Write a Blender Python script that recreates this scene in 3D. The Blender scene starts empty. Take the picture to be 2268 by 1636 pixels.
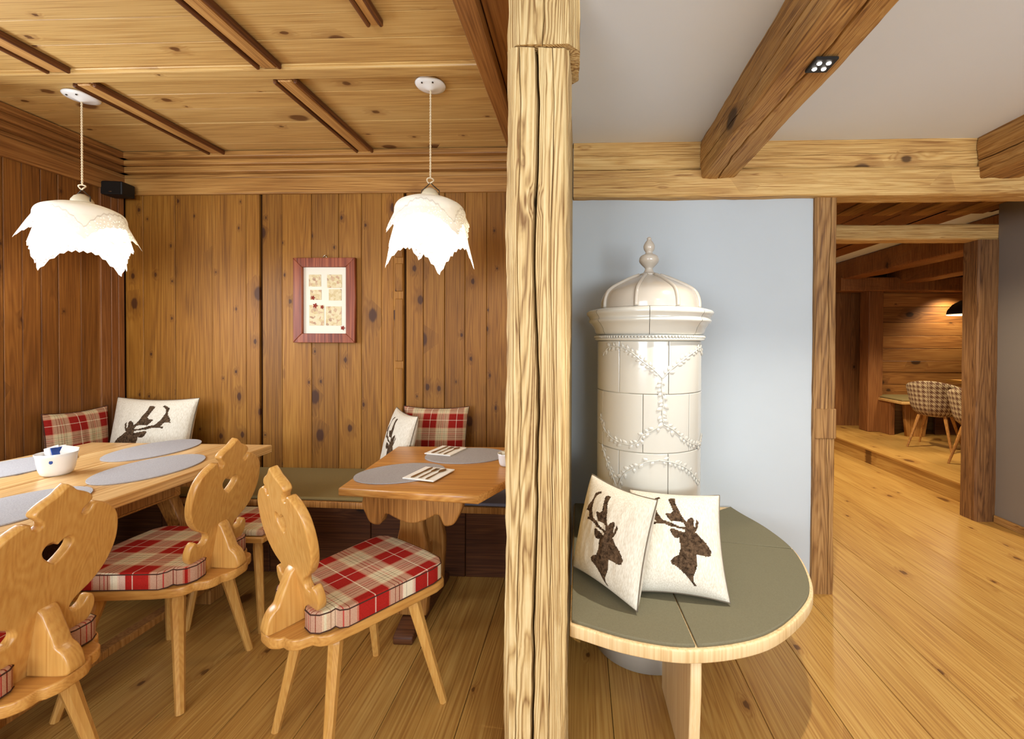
import bpy, bmesh, math, random
from mathutils import Vector, Matrix, noise
random.seed(11)
D = bpy.data; S = bpy.context.scene; COL = S.collection
rad = math.radians

# ------------------------------------------------------------------ camera
W, H, F = 2268, 1636, 960.0
CAM = Vector((0, 0, 1.35))
ROT = Matrix.Rotation(rad(2.2), 3, 'Z') @ Matrix.Rotation(rad(90 - 0.6), 3, 'X') @ Matrix.Rotation(rad(0.25), 3, 'Z')
_d = ROT.transposed() @ Vector((0, 1, 0))
CX, CY = 1285 - F * _d.x / -_d.z, 755 + F * _d.y / -_d.z
cam = D.cameras.new('camera'); co = D.objects.new('camera', cam); COL.objects.link(co)
co.matrix_world = Matrix.Translation(CAM) @ ROT.to_4x4()
cam.sensor_width = 36; cam.sensor_fit = 'HORIZONTAL'; cam.lens = F / W * 36
cam.shift_x = (W / 2 - CX) / W; cam.shift_y = (CY - H / 2) / W
cam.clip_start = 0.02; cam.clip_end = 60
S.camera = co

def P(x, y, X=None, Y=None, Z=None):
    """the room position at a known depth, height or width that lies on a sight line of the photograph"""
    r = ROT @ Vector(((x - CX) / F, -(y - CY) / F, -1))
    if Y is not None: t = Y / r.y
    elif Z is not None: t = (Z - CAM.z) / r.z
    else: t = X / r.x
    return CAM + r * t

# ------------------------------------------------------------------ world, lights, exposure
wd = D.worlds.new('world'); S.world = wd; wd.use_nodes = True
wd.node_tree.nodes['Background'].inputs[0].default_value = (0.75, 0.85, 1, 1)
wd.node_tree.nodes['Background'].inputs[1].default_value = 0.4
S.view_settings.view_transform = 'Standard'; S.view_settings.look = 'None'
S.view_settings.gamma = 1; S.view_settings.use_curve_mapping = False
S.view_settings.exposure = 0.15
S.cycles.caustics_reflective = False; S.cycles.caustics_refractive = False; S.cycles.adaptive_threshold = 0.02
S.cycles.max_bounces = 4; S.cycles.diffuse_bounces = 3; S.cycles.glossy_bounces = 2; S.cycles.transmission_bounces = 3; S.cycles.transparent_max_bounces = 6

def area_light(name, loc, target, sx, sy, power, col):
    l = D.lights.new(name, 'AREA'); l.shape = 'RECTANGLE'; l.size = sx; l.size_y = sy; l.energy = power; l.color = col
    o = D.objects.new(name, l); COL.objects.link(o); o.location = loc
    o.rotation_euler = (Vector(target) - Vector(loc)).to_track_quat('-Z', 'Y').to_euler()
    return o
DAY = (0.80, 0.91, 1.0); COOL = (0.80, 0.89, 1.0); WARM = (1.0, 0.86, 0.62); NEUT = (1.0, 0.95, 0.86)
# daylight through the windows behind the camera and in the near stretch of the panelled wall
area_light('daylight_window_stove_room', (1.5, -2.42, 1.55), (1.2, 3, 4.8), 1.9, 1.35, 175, DAY)
area_light('daylight_window_parlour', (-1.5, -2.42, 1.6), (-1.4, 3, 1.3), 1.7, 1.3, 78, COOL)
area_light('daylight_window_panelled_wall', (-3.08, 1.33, 1.52), (0, 1.2, .8), 1.2, 1.1, 45, COOL)

def spot(name, loc, target, power, angle, blend, size, col, parent=None):
    l = D.lights.new(name, 'SPOT'); l.energy = power; l.spot_size = rad(angle); l.spot_blend = blend
    l.shadow_soft_size = size; l.color = col
    o = D.objects.new(name, l); COL.objects.link(o); o.location = loc
    o.rotation_euler = (Vector(target) - Vector(loc)).to_track_quat('-Z', 'Y').to_euler()
    if parent: o.parent = parent
    return o

# ------------------------------------------------------------------ materials
def lin(c):
    return tuple((v / 255 / 12.92 if v / 255 <= .04045 else ((v / 255 + .055) / 1.055) ** 2.4) for v in c) + (1,)

class NT:
    def __init__(s, name):
        s.m = D.materials.new(name); s.m.use_nodes = True; s.t = s.m.node_tree
        s.b = s.t.nodes['Principled BSDF']; s.out = s.t.nodes['Material Output']
    def n(s, typ, **kw):
        x = s.t.nodes.new('ShaderNode' + typ)
        for k, v in kw.items():
            if k.startswith('i_'):
                key = k[2:]; key = int(key) if key.isdigit() else key
                s.set(x.inputs[key], v)
            else: setattr(x, k, v)
        return x
    def set(s, inp, v):
        if hasattr(v, 'is_output') or isinstance(v, bpy.types.NodeSocket): s.t.links.new(v, inp)
        else: inp.default_value = v
    def math(s, op, a, b=0.0, c=None):
        x = s.n('Math', operation=op); s.set(x.inputs[0], a); s.set(x.inputs[1], b)
        if c is not None: s.set(x.inputs[2], c)
        return x.outputs[0]
    def vmul(s, v, vec):
        x = s.n('VectorMath', operation='MULTIPLY'); s.set(x.inputs[0], v); s.set(x.inputs[1], vec); return x.outputs[0]
    def vadd(s, v, w):
        x = s.n('VectorMath', operation='ADD'); s.set(x.inputs[0], v); s.set(x.inputs[1], w); return x.outputs[0]
    def mix(s, f, a, b, mode='MIX'):
        x = s.n('MixRGB', blend_type=mode); s.set(x.inputs[0], f); s.set(x.inputs[1], a); s.set(x.inputs[2], b); return x.outputs[0]
    def ramp(s, f, stops, interp='LINEAR'):
        x = s.n('ValToRGB'); r = x.color_ramp; r.interpolation = interp
        while len(r.elements) < len(stops): r.elements.new(0.5)
        for e, (p, c) in zip(r.elements, stops): e.position = p; e.color = c
        s.set(x.inputs[0], f); return x.outputs[0]
    def smooth(s, v, a, b):
        x = s.n('MapRange', interpolation_type='SMOOTHSTEP'); s.set(x.inputs[0], v); s.set(x.inputs[1], a); s.set(x.inputs[2], b); return x.outputs[0]
    def noise(s, v, scale, detail=3, rough=.55, dist=0.0):
        x = s.n('TexNoise'); s.set(x.inputs['Vector'], v); x.inputs['Scale'].default_value = scale
        x.inputs['Detail'].default_value = detail; x.inputs['Roughness'].default_value = rough; x.inputs['Distortion'].default_value = dist
        return x.outputs['Fac']
    def bump(s, h, strength, dist=.01):
        x = s.n('Bump'); x.inputs['Strength'].default_value = strength; x.inputs['Distance'].default_value = dist
        s.set(x.inputs['Height'], h); s.t.links.new(x.outputs[0], s.b.inputs['Normal'])

AX = {'X': 0, 'Y': 1, 'Z': 2}
def wood(name, light, mid, dark, axis='Z', flat=None, knots=.35, ksize=.16, kscale=5.0, ring=60, ringmix=.22, rough=.5,
         bump=.12, fine=130, finemix=.9, broad=.5, var=.1, spec=.35, knotcol=None, big=8.0, thin=1.0, coat=0.0):
    t = NT(name); tc = t.n('TexCoord').outputs['Object']; r = t.n('ObjectInfo').outputs['Random']
    off = t.n('CombineXYZ')
    for i, k in enumerate((13.7, 7.3, 29.1)): t.set(off.inputs[i], t.math('MULTIPLY', r, k))
    v = t.vadd(tc, off.outputs[0])
    def st(along, across=1.0):
        q = [across] * 3; q[AX[axis]] = along; return tuple(q)
    ks = [kscale] * 3; ks[AX[axis]] = kscale * .62
    
    vo = t.n('TexVoronoi', feature='F1'); vo.inputs['Scale'].default_value = 1
    kv = t.vmul(v, tuple(ks))
    if flat:
        vo.voronoi_dimensions = '2D'; sx = t.n('SeparateXYZ', i_0=kv); cx2 = t.n('CombineXYZ'); two = [i for i in range(3) if i != AX[flat]]
        t.set(cx2.inputs[0], sx.outputs[two[0]]); t.set(cx2.inputs[1], sx.outputs[two[1]]); kv = cx2.outputs[0]
    t.set(vo.inputs['Vector'], kv)
    sep = t.n('SeparateColor', i_0=vo.outputs['Color'])
    act = t.math('GREATER_THAN', sep.outputs[0], 1 - knots)
    fi = t.noise(t.vmul(v, st(.022)), fine, 2, .6)
    rr = t.math('MULTIPLY', t.math('ADD', t.math('POWER', sep.outputs[1], 3.0), .2), ksize)
    q = t.math('DIVIDE', t.math('ADD', vo.outputs['Distance'], t.math('MULTIPLY', t.math('SUBTRACT', fi, .5), .10)), rr)
    k = t.math('MULTIPLY', t.smooth(q, 1.0, .6), act)
    halo = t.math('MULTIPLY', t.smooth(q, 3.2, .8), act)
    rn = t.math('ADD', t.noise(t.vmul(v, st(.028)), big, 1.0, .4), t.math('MULTIPLY', halo, .07))
    rg = t.math('ADD', t.math('MULTIPLY', t.math('SINE', t.math('MULTIPLY', rn, ring * 2)), .5), .5)
    if thin != 1: rg = t.math('POWER', rg, thin)
    bg = t.noise(t.vmul(v, st(.16)), 4, 2, .5)
    tone = t.math('ADD', t.math('MULTIPLY', t.math('SUBTRACT', rg, .5), ringmix), t.math('MULTIPLY', t.math('SUBTRACT', fi, .5), finemix))
    tone = t.math('ADD', t.math('ADD', tone, .5), t.math('MULTIPLY', t.math('SUBTRACT', bg, .5), broad))
    col = t.ramp(tone, [(.22, lin(dark)), (.5, lin(mid)), (.76, lin(light))])
    col = t.mix(t.math('MULTIPLY', halo, .45), col, lin(dark))
    col = t.mix(t.math('MULTIPLY', k, .9), col, lin(knotcol or tuple(c * .55 for c in dark)))
    hv = t.n('HueSaturation', i_Color=col); t.set(hv.inputs['Value'], t.math('ADD', t.math('MULTIPLY', r, var * 2), 1 - var))
    t.set(t.b.inputs['Base Color'], hv.outputs[0])
    t.b.inputs['Roughness'].default_value = rough; t.b.inputs['Specular IOR Level'].default_value = spec
    t.b.inputs['Coat Weight'].default_value = coat; t.b.inputs['Coat Roughness'].default_value = .25
    if bump >= .3: t.bump(t.math('SUBTRACT', tone, k), bump, .006)
    return t.m

def plain(name, col, rough=.6, spec=.3, metal=0, nscale=0, namt=.08, bump=0, coat=0):
    t = NT(name); t.b.inputs['Roughness'].default_value = rough; t.b.inputs['Specular IOR Level'].default_value = spec
    t.b.inputs['Metallic'].default_value = metal; t.b.inputs['Coat Weight'].default_value = coat
    if nscale:
        tc = t.n('TexCoord').outputs['Object']; n = t.noise(tc, nscale, 4)
        t.set(t.b.inputs['Base Color'], t.mix(n, lin(tuple(c * (1 - namt) for c in col)), lin(tuple(min(255, c * (1 + namt)) for c in col))))
        if bump: t.bump(n, bump, .004)
    else: t.b.inputs['Base Color'].default_value = lin(col)
    return t.m

def emit(name, col, s):
    t = NT(name); t.b.inputs['Base Color'].default_value = (0, 0, 0, 1)
    t.b.inputs['Emission Color'].default_value = col + (1,); t.b.inputs['Emission Strength'].default_value = s
    return t.m

def plaid(name, u='X', v='Y', period=.195, red=(160, 34, 27), cream=(212, 198, 164), dark=(96, 74, 52), phase=(.1, .25)):
    t = NT(name); sp = t.n('SeparateXYZ', i_0=t.n('TexCoord').outputs['Object'])
    def band(ax, ph):
        q = t.math('FRACT', t.math('ADD', t.math('DIVIDE', sp.outputs[AX[ax]], period), ph + 10))
        R, Cc, Dk, Wh = lin(red), lin(cream), lin(dark), lin((240, 226, 200))
        return t.ramp(q, [(0, R), (.225, Wh), (.245, R), (.47, lin((205, 150, 120))), (.50, Cc), (.585, Dk), (.597, Cc), (.66, Dk), (.672, Cc), (.72, lin((190, 90, 80))), (.735, Cc), (.80, Dk), (.812, Cc), (.92, lin((205, 150, 120))), (.95, R)], 'CONSTANT')
    c = t.mix(.5, band(u, phase[0]), band(v, phase[1]))
    w = t.noise(t.vmul(t.n('TexCoord').outputs['Object'], (1, 1, 1)), 420, 2)
    c = t.mix(.22, c, t.ramp(w, [(.35, (0.05, .03, .02, 1)), (.65, (1, .95, .9, 1))]), 'SOFT_LIGHT')
    t.set(t.b.inputs['Base Color'], c); t.b.inputs['Roughness'].default_value = .9; t.b.inputs['Specular IOR Level'].default_value = .1
    t.bump(w, .25, .002)
    return t.m

# panelling, ceiling, floor, old beams, furniture
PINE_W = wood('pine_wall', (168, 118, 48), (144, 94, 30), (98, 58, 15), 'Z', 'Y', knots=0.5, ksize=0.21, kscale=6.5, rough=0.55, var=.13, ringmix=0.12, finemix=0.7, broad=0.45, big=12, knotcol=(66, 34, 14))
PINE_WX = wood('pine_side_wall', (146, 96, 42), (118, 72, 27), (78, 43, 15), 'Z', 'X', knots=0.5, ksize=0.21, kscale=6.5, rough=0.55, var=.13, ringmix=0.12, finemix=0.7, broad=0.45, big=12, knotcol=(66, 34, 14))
PINE_C = wood('pine_ceiling', (218, 184, 122), (202, 162, 98), (156, 110, 58), 'X', 'Z', knots=0.4, ksize=0.21, kscale=6, rough=.38, ringmix=0.12, var=.05, broad=.35, finemix=0.6, big=12, knotcol=(96, 56, 26))
PINE_R = wood('pine_rail_x', (204, 156, 90), (176, 126, 66), (122, 78, 36), 'X', None, knots=.2, rough=.42, var=.06, ringmix=0.16, finemix=0.7, big=12)
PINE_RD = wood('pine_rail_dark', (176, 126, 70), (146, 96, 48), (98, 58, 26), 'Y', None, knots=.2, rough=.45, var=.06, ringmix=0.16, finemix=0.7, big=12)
PINE_RY = wood('pine_rail_deep', (206, 160, 96), (182, 132, 72), (130, 84, 40), 'Y', None, knots=.2, rough=.45, var=.06, ringmix=0.16, finemix=0.7, big=12)
PINE_ED = wood('pine_batten_edge', (128, 80, 42), (100, 58, 28), (66, 36, 17), 'Y', None, knots=.1, rough=.5, ringmix=.16, var=.05)
FLOOR = wood('larch_floor', (208, 167, 95), (188, 141, 71), (148, 96, 43), 'Y', 'Z', knots=0.25, ksize=0.2, kscale=4.5, rough=.36, ringmix=0.15, var=.06, bump=.05, spec=.4, knotcol=(100, 62, 28), finemix=0.6, big=12, broad=0.35)
OLDZ = wood('old_beam_upright', (228, 202, 150), (202, 168, 112), (132, 94, 52), 'Z', None, knots=.22, ksize=.2, kscale=5, ring=95, ringmix=0.34, thin=.55, rough=.62, bump=.5, var=.04, broad=0.45, big=11, finemix=0.8)
OLDX = wood('old_beam_across', (228, 190, 124), (204, 158, 92), (148, 100, 52), 'X', None, knots=.35, ksize=.25, kscale=8, ring=80, ringmix=0.22, thin=.6, rough=.62, bump=.3, var=.05, broad=0.6, big=12)
OLDY = wood('old_beam_deep', (202, 158, 96), (172, 124, 66), (112, 72, 36), 'Y', None, knots=.3, ksize=.25, kscale=6, ring=90, ringmix=0.26, thin=.55, rough=.62, bump=.4, var=.05, broad=0.6, big=12)
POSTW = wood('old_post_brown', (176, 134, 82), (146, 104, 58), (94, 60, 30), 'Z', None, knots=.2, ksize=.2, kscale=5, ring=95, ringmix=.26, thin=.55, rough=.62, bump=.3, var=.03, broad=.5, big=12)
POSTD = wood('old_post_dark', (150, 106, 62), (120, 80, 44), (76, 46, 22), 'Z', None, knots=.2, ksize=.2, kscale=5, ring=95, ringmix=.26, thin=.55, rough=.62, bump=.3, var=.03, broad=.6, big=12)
CHAIRW = wood('chair_pine', (222, 174, 100), (208, 154, 80), (182, 122, 56), 'Z', None, knots=.1, ksize=.14, kscale=7, ring=70, ringmix=0.12, rough=.3, bump=.04, var=.04, spec=.5, coat=.15, broad=0.25, finemix=0.5, big=12)
CHAIRX = wood('chair_pine_seat', (218, 168, 94), (202, 146, 74), (174, 114, 52), 'X', None, knots=.08, ring=70, ringmix=0.12, rough=.33, bump=.04, var=.04, spec=.5, coat=.15, broad=0.25, finemix=0.5, big=12)
TABY = wood('table_top_long', (230, 194, 136), (208, 164, 104), (168, 118, 64), 'Y', 'Z', knots=0.15, ksize=.14, kscale=6, ringmix=0.16, rough=.3, bump=.06, var=.07, spec=.5, coat=.15, broad=.7, finemix=0.7, big=12)
TABX = wood('table_top_small', (212, 158, 86), (192, 132, 64), (150, 94, 42), 'X', 'Z', knots=.08, ringmix=0.16, rough=.32, bump=.05, var=.05, spec=.45, finemix=0.7, big=12)
LEGW = wood('table_leg_wood', (196, 144, 80), (168, 114, 56), (118, 74, 32), 'Z', None, knots=.12, ringmix=0.16, rough=.42, bump=.08, var=.05, finemix=0.7, big=12)
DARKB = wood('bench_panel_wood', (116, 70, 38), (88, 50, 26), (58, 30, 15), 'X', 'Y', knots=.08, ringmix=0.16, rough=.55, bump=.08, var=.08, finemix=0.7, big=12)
PALEW = wood('pale_bent_wood', (242, 216, 170), (234, 202, 150), (214, 174, 118), 'Z', None, knots=.0, ringmix=.12, rough=.45, bump=.03, var=.03)
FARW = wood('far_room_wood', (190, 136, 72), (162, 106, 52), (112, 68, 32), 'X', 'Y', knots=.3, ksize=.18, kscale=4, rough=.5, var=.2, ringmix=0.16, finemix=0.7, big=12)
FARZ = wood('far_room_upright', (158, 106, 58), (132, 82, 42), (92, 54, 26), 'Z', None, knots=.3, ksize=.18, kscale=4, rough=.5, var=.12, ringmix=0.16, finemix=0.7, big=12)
FRAMEW = wood('frame_red_wood', (162, 90, 56), (138, 68, 42), (106, 48, 28), 'Z', None, knots=.0, ringmix=.3, rough=.42, bump=.04, var=.03)
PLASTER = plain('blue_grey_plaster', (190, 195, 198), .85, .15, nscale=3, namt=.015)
PLASTER_SHADE = plain('shade_darkened_plaster', (140, 130, 121), .85, .15, nscale=3, namt=.02)  # shade on the passage wall put into a darker, even plaster colour
PLASTC = plain('white_ceiling_plaster', (232, 237, 244), .8, .2, nscale=2, namt=.015)
TAN = plain('old_joint_shadow', (60, 36, 18), .9, .1)
FELT = plain('grey_felt', (166, 162, 162), .95, .05, nscale=260, namt=.16, bump=.3)
PAD = plain('olive_bench_felt', (120, 113, 90), .95, .05, nscale=240, namt=.08, bump=.2)
PADB = plain('moss_bench_cover', (134, 116, 76), .95, .05, nscale=240, namt=.08, bump=.2)
PADB_LIT = plain('bench_cover_light_tint', (120, 118, 128), .95, .05, nscale=240, namt=.08, bump=.2)  # same pad as the moss cover, bluish light put into the colour
GLAZE = plain('cream_glaze', (202, 197, 185), .16, .5, coat=.25)
GLAZED = plain('taupe_glaze', (196, 184, 168), .18, .5, coat=.3)
GROUT = plain('stove_grout', (176, 166, 146), .8, .2)
PORC = plain('white_porcelain', (240, 238, 234), .15, .5)
NAPKIN = plain('white_paper_napkin', (244, 240, 232), .9, .1)
STEEL = plain('cutlery_steel', (190, 178, 160), .18, .5, metal=1)
BLACK = plain('black_plastic', (22, 20, 19), .5, .4)
CORD = plain('twisted_cream_cord', (226, 206, 172), .8, .1)
PIPING = plain('dark_piping', (74, 48, 38), .8, .1)
CAPM = plain('cream_lamp_cap', (214, 200, 170), .4, .4)
IRON = plain('dark_wire', (70, 58, 44), .5, .5, metal=.6)
BLUE = plain('blue_print', (40, 74, 150), .5, .3)
BRASS = plain('brass_edge', (196, 150, 70), .3, .5, metal=.8)
PLAIDS = plaid('plaid_seat', 'X', 'Y')
PLAIDP = plaid('plaid_pillow', 'X', 'Z', period=.165, red=(142, 32, 26), cream=(198, 182, 146), phase=(.35, .1))

# ------------------------------------------------------------------ geometry helpers
def obj(name, me, mat=None, parent=None, smooth=False):
    o = D.objects.new(name, me); COL.objects.link(o)
    if mat is not None and len(me.materials) == 0: me.materials.append(mat)
    if parent is not None: o.parent = parent
    if smooth: me.polygons.foreach_set('use_smooth', [True] * len(me.polygons))
    return o
def mesh(name, vs, fs):
    me = D.meshes.new(name); me.from_pydata([tuple(v) for v in vs], [], fs); me.update(); return me
def tag(o, label, cat, group=None, kind=None):
    o['label'] = label; o['category'] = cat
    if group: o['group'] = group
    if kind: o['kind'] = kind
    return o
def thing(name, label, cat, loc=(0, 0, 0), rz=0, group=None, kind=None):
    o = D.objects.new(name, None); COL.objects.link(o); o.location = loc; o.rotation_euler = (0, 0, rz)
    o.empty_display_size = .1
    return tag(o, label, cat, group, kind)
def copy_tree(o, parent=None):
    c = o.copy(); COL.objects.link(c); c.parent = parent
    for ch in list(o.children): copy_tree(ch, c)
    return c
def bm_mesh(name, bm):
    me = D.meshes.new(name); bmesh.ops.recalc_face_normals(bm, faces=bm.faces); bm.to_mesh(me); bm.free(); return me
def box_mesh(name, x0, x1, y0, y1, z0, z1, bev=.002, seg=1):
    bm = bmesh.new()
    m = Matrix.Translation(((x0 + x1) / 2, (y0 + y1) / 2, (z0 + z1) / 2)) @ Matrix.Diagonal((abs(x1 - x0), abs(y1 - y0), abs(z1 - z0), 1))
    bmesh.ops.create_cube(bm, size=1, matrix=m)
    if bev: bmesh.ops.bevel(bm, geom=bm.edges[:], offset=bev, segments=seg, affect='EDGES', profile=.5)
    return bm_mesh(name, bm)
def box(name, x0, x1, y0, y1, z0, z1, mat, parent=None, bev=.002, seg=1):
    return obj(name, box_mesh(name, x0, x1, y0, y1, z0, z1, bev, seg), mat, parent)
def tube_mesh(name, pts, r, sides=8, closed=False, cap=True):
    pts = [Vector(p) for p in pts]; n = len(pts); rs = r if isinstance(r, (list, tuple)) else [r] * n
    vs, fs = [], []; prev = None
    for i in range(n):
        if closed: d = pts[(i + 1) % n] - pts[i - 1]
        else: d = pts[min(i + 1, n - 1)] - pts[max(i - 1, 0)]
        d.normalize()
        if prev is None:
            a = d.orthogonal().normalized()
        else:
            a = (prev - d * prev.dot(d)).normalized()
        prev = a; b = d.cross(a)
        for k in range(sides):
            w = 2 * math.pi * k / sides; vs.append(pts[i] + (a * math.cos(w) + b * math.sin(w)) * rs[i])
    m = n if closed else n - 1
    for i in range(m):
        for k in range(sides):
            j = (i + 1) % n
            fs.append((i * sides + k, i * sides + (k + 1) % sides, j * sides + (k + 1) % sides, j * sides + k))
    if cap and not closed:
        fs.append(tuple(range(sides))[::-1]); fs.append(tuple((n - 1) * sides + k for k in range(sides)))
    return mesh(name, vs, fs)
def lathe_mesh(name, prof, seg=48, a0=0, a1=None, off=(0, 0, 0)):
    full = a1 is None; a1 = 2 * math.pi if full else a1; vs, fs = [], []; n = len(prof); m = seg if full else seg + 1
    for i in range(m):
        a = a0 + (a1 - a0) * i / seg
        for r, z in prof: vs.append((off[0] + r * math.cos(a), off[1] + r * math.sin(a), off[2] + z))
    for i in range(seg):
        j = (i + 1) % m
        for k in range(n - 1): fs.append((i * n + k, j * n + k, j * n + k + 1, i * n + k + 1))
    me = mesh(name, vs, fs); bm = bmesh.new(); bm.from_mesh(me); bmesh.ops.remove_doubles(bm, verts=bm.verts, dist=1e-6)
    D.meshes.remove(me); return bm_mesh(name, bm)
def spline(pts, per=6, closed=False):
    out = []; n = len(pts); pts = [Vector(p) for p in pts]
    rng = range(n) if closed else range(n - 1)
    for i in rng:
        p0 = pts[(i - 1) % n] if closed or i > 0 else pts[0] * 2 - pts[1]
        p1, p2 = pts[i], pts[(i + 1) % n]
        p3 = pts[(i + 2) % n] if closed or i + 2 < n else p2 * 2 - p1
        for k in range(per):
            t = k / per
            out.append(.5 * ((2 * p1) + (p2 - p0) * t + (2 * p0 - 5 * p1 + 4 * p2 - p3) * t * t + (3 * p1 - p0 - 3 * p2 + p3) * t ** 3))
    if not closed: out.append(pts[-1])
    return out
def plate_mesh(name, outline, thick, bevel=.003, holes=(), mat4=None, bres=1):
    """a flat board cut to an outline with holes, extruded both ways about its plane"""
    cu = D.curves.new(name, 'CURVE'); cu.dimensions = '2D'; cu.fill_mode = 'BOTH'
    cu.extrude = max(thick / 2 - bevel, .0001); cu.bevel_depth = bevel; cu.bevel_resolution = bres; cu.offset = -bevel
    for loop in [outline] + list(holes):
        s = cu.splines.new('POLY'); s.points.add(len(loop) - 1); s.use_cyclic_u = True
        for p, q in zip(s.points, loop): p.co = (q[0], q[1], 0, 1)
    o = D.objects.new(name, cu); COL.objects.link(o); bpy.context.view_layer.update()
    me = D.meshes.new_from_object(o.evaluated_get(bpy.context.evaluated_depsgraph_get()))
    D.objects.remove(o); D.curves.remove(cu); me.name = name; me.materials.clear()
    bm = bmesh.new(); bm.from_mesh(me); bmesh.ops.remove_doubles(bm, verts=bm.verts, dist=1e-5)
    if mat4 is not None: bmesh.ops.transform(bm, matrix=mat4, verts=bm.verts)
    bmesh.ops.recalc_face_normals(bm, faces=bm.faces); bm.to_mesh(me); bm.free()
    return me
def basis(o, x, y, z):
    return Matrix(((x[0], y[0], z[0], o[0]), (x[1], y[1], z[1], o[1]), (x[2], y[2], z[2], o[2]), (0, 0, 0, 1)))
def beam_mesh(name, lo, hi, axis, seg=48, amp=.006, cracks=(), ch=.012, seed=0, step=.02, wane=.5):
    """a hewn timber: wavering faces, uneven arrises, drying cracks (side, offset, width, depth, wander)"""
    ai = AX[axis]; oth = [i for i in range(3) if i != ai]; a0, a1 = lo[oth[0]], hi[oth[0]]; b0, b1 = lo[oth[1]], hi[oth[1]]
    w, h = a1 - a0, b1 - b0; ca, cb = (a0 + a1) / 2, (b0 + b1) / 2
    def side(k, L):
        n = max(2, int(L / step)); us = [-L / 2 + ch + (L - 2 * ch) * i / n for i in range(n + 1)]
        out = [(u, 0, None) for u in us]
        for c in cracks:
            if c[0] == k:
                out = [q for q in out if abs(q[0] - c[1]) > c[2] + .004] + [(c[1] - c[2] / 2, 0, c), (c[1], c[3], c), (c[1] + c[2] / 2, 0, c)]
        return sorted(out, key=lambda q: q[0])
    prof = []
    for k, L in enumerate((w, h, w, h)):
        for u, dep, c in side(k, L): prof.append((k, u, dep, c))
    vs, fs = [], []; n = len(prof)
    for i in range(seg + 1):
        t = lo[ai] + (hi[ai] - lo[ai]) * i / seg
        for k, u, dep, c in prof:
            L = w if k in (0, 2) else h
            if c:
                u = u + c[4] * noise.noise((t * 2.2, seed + 5.3, k)) + c[4] * .3 * noise.noise((t * 11, seed, k))
                if dep: dep = dep * (.55 + .6 * abs(noise.noise((t * 3, seed + 9, 0))))
            edge = max(0, abs(u) / (L / 2) - .72) / .28
            d = amp * noise.noise((t * 3.1 + seed, u * 9, k * 7.7)) + amp * .5 * noise.noise((t * 14, u * 40, k * 3 + seed)) - edge * amp * wane * (1 + noise.noise((t * 4.5, k * 2 + (1 if u > 0 else 0), seed)))
            off = L * 0 + d - dep
            if k == 0: a, b = u, -h / 2 - off
            elif k == 1: a, b = w / 2 + off, u
            elif k == 2: a, b = -u, h / 2 + off
            else: a, b = -w / 2 - off, -u
            p = [0, 0, 0]; p[ai] = t; p[oth[0]] = ca + a; p[oth[1]] = cb + b; vs.append(p)
    for i in range(seg):
        for k in range(n): fs.append((i * n + k, i * n + (k + 1) % n, (i + 1) * n + (k + 1) % n, (i + 1) * n + k))
    fs.append(tuple(range(n))); fs.append(tuple(seg * n + k for k in range(n))[::-1])
    me = mesh(name, vs, fs); bm = bmesh.new(); bm.from_mesh(me)
    bmesh.ops.triangulate(bm, faces=[f for f in bm.faces if len(f.verts) > 4]); D.meshes.remove(me)
    return bm_mesh(name, bm)
def beam(name, lo, hi, axis, mat, label=None, cat='beam', parent=None, **k):
    o = obj(name, beam_mesh(name, lo, hi, axis, **k), mat, parent)
    if label: tag(o, label, cat, kind='structure')
    return o

# ------------------------------------------------------------------ the rooms
XL, XR, YB, YS, YF = -3.16, 3.13, 2.90, 2.385, -2.5      # panelled wall, corridor wall, parlour back wall, stove wall, wall behind the camera
ZP, ZW = 2.59, 2.41                                      # panelled ceiling, white ceiling

floor = tag(box('floor', XL - .1, 3.24, YF, 6.4, -.06, -.018, TAN, bev=0), 'wide honey coloured larch floorboards running through both rooms', 'floor', kind='structure')
edges = [XL - .1] + [.122 + .272 * k for k in range(-11, 12)] + [3.235]
for a, b in zip(edges, edges[1:]):
    if b - a > .03: box('plank', a + .0012, b - .0012, YF, 6.4, -.018, 0, FLOOR, floor, .0015)

def vboards(parent, xs, z0, z1, y, mat, th=.02, along='X', name='board', jit=.002):
    for a, b in zip(xs, xs[1:]):
        d = random.uniform(-jit, jit)
        if along == 'X': box(name, a + .0012, b - .0012, y - th + d, y, z0, z1, mat, parent, .0025)
        else: box(name, y, y + th + d, a + .0012, b - .0012, z0, z1, mat, parent, .0025)

# parlour back wall: backing plus upright boards with two framing joints
wall_back = tag(box('wall_back', XL - .1, -.03, YB, YB + .1, 0, ZP + .1, TAN, bev=0), 'knotty pine board wall behind the bench and picture', 'wall', kind='structure')
def bx(px): return P(px, 700, Y=YB - .02).x
seq = [278, 318, 388, 470, 545, 575]
vboards(wall_back, [bx(p) for p in seq], .3, 2.36, YB, PINE_W)
seq = [581, 625, 690, 750, 800, 845, 872]
vboards(wall_back, [bx(p) for p in seq], .3, 2.36, YB, PINE_W)
box('stile', bx(872), bx(894), YB - .024, YB, .3, 2.36, PINE_W, wall_back, .002)
for y0, y1 in ((455, 570), (583, 645), (661, 800), (815, 1020)):
    z1, z0 = P(880, y0, Y=YB - .03).z, P(880, y1, Y=YB - .03).z
    box('stile_bead', bx(876), bx(893), YB - .031, YB - .02, z0, z1, PINE_W, wall_back, .004)
seq = [900, 938, 985, 1030, 1078, 1130, 1185, 1240]
vboards(wall_back, [bx(p) for p in seq], .3, 2.36, YB - .004, PINE_W)
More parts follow.
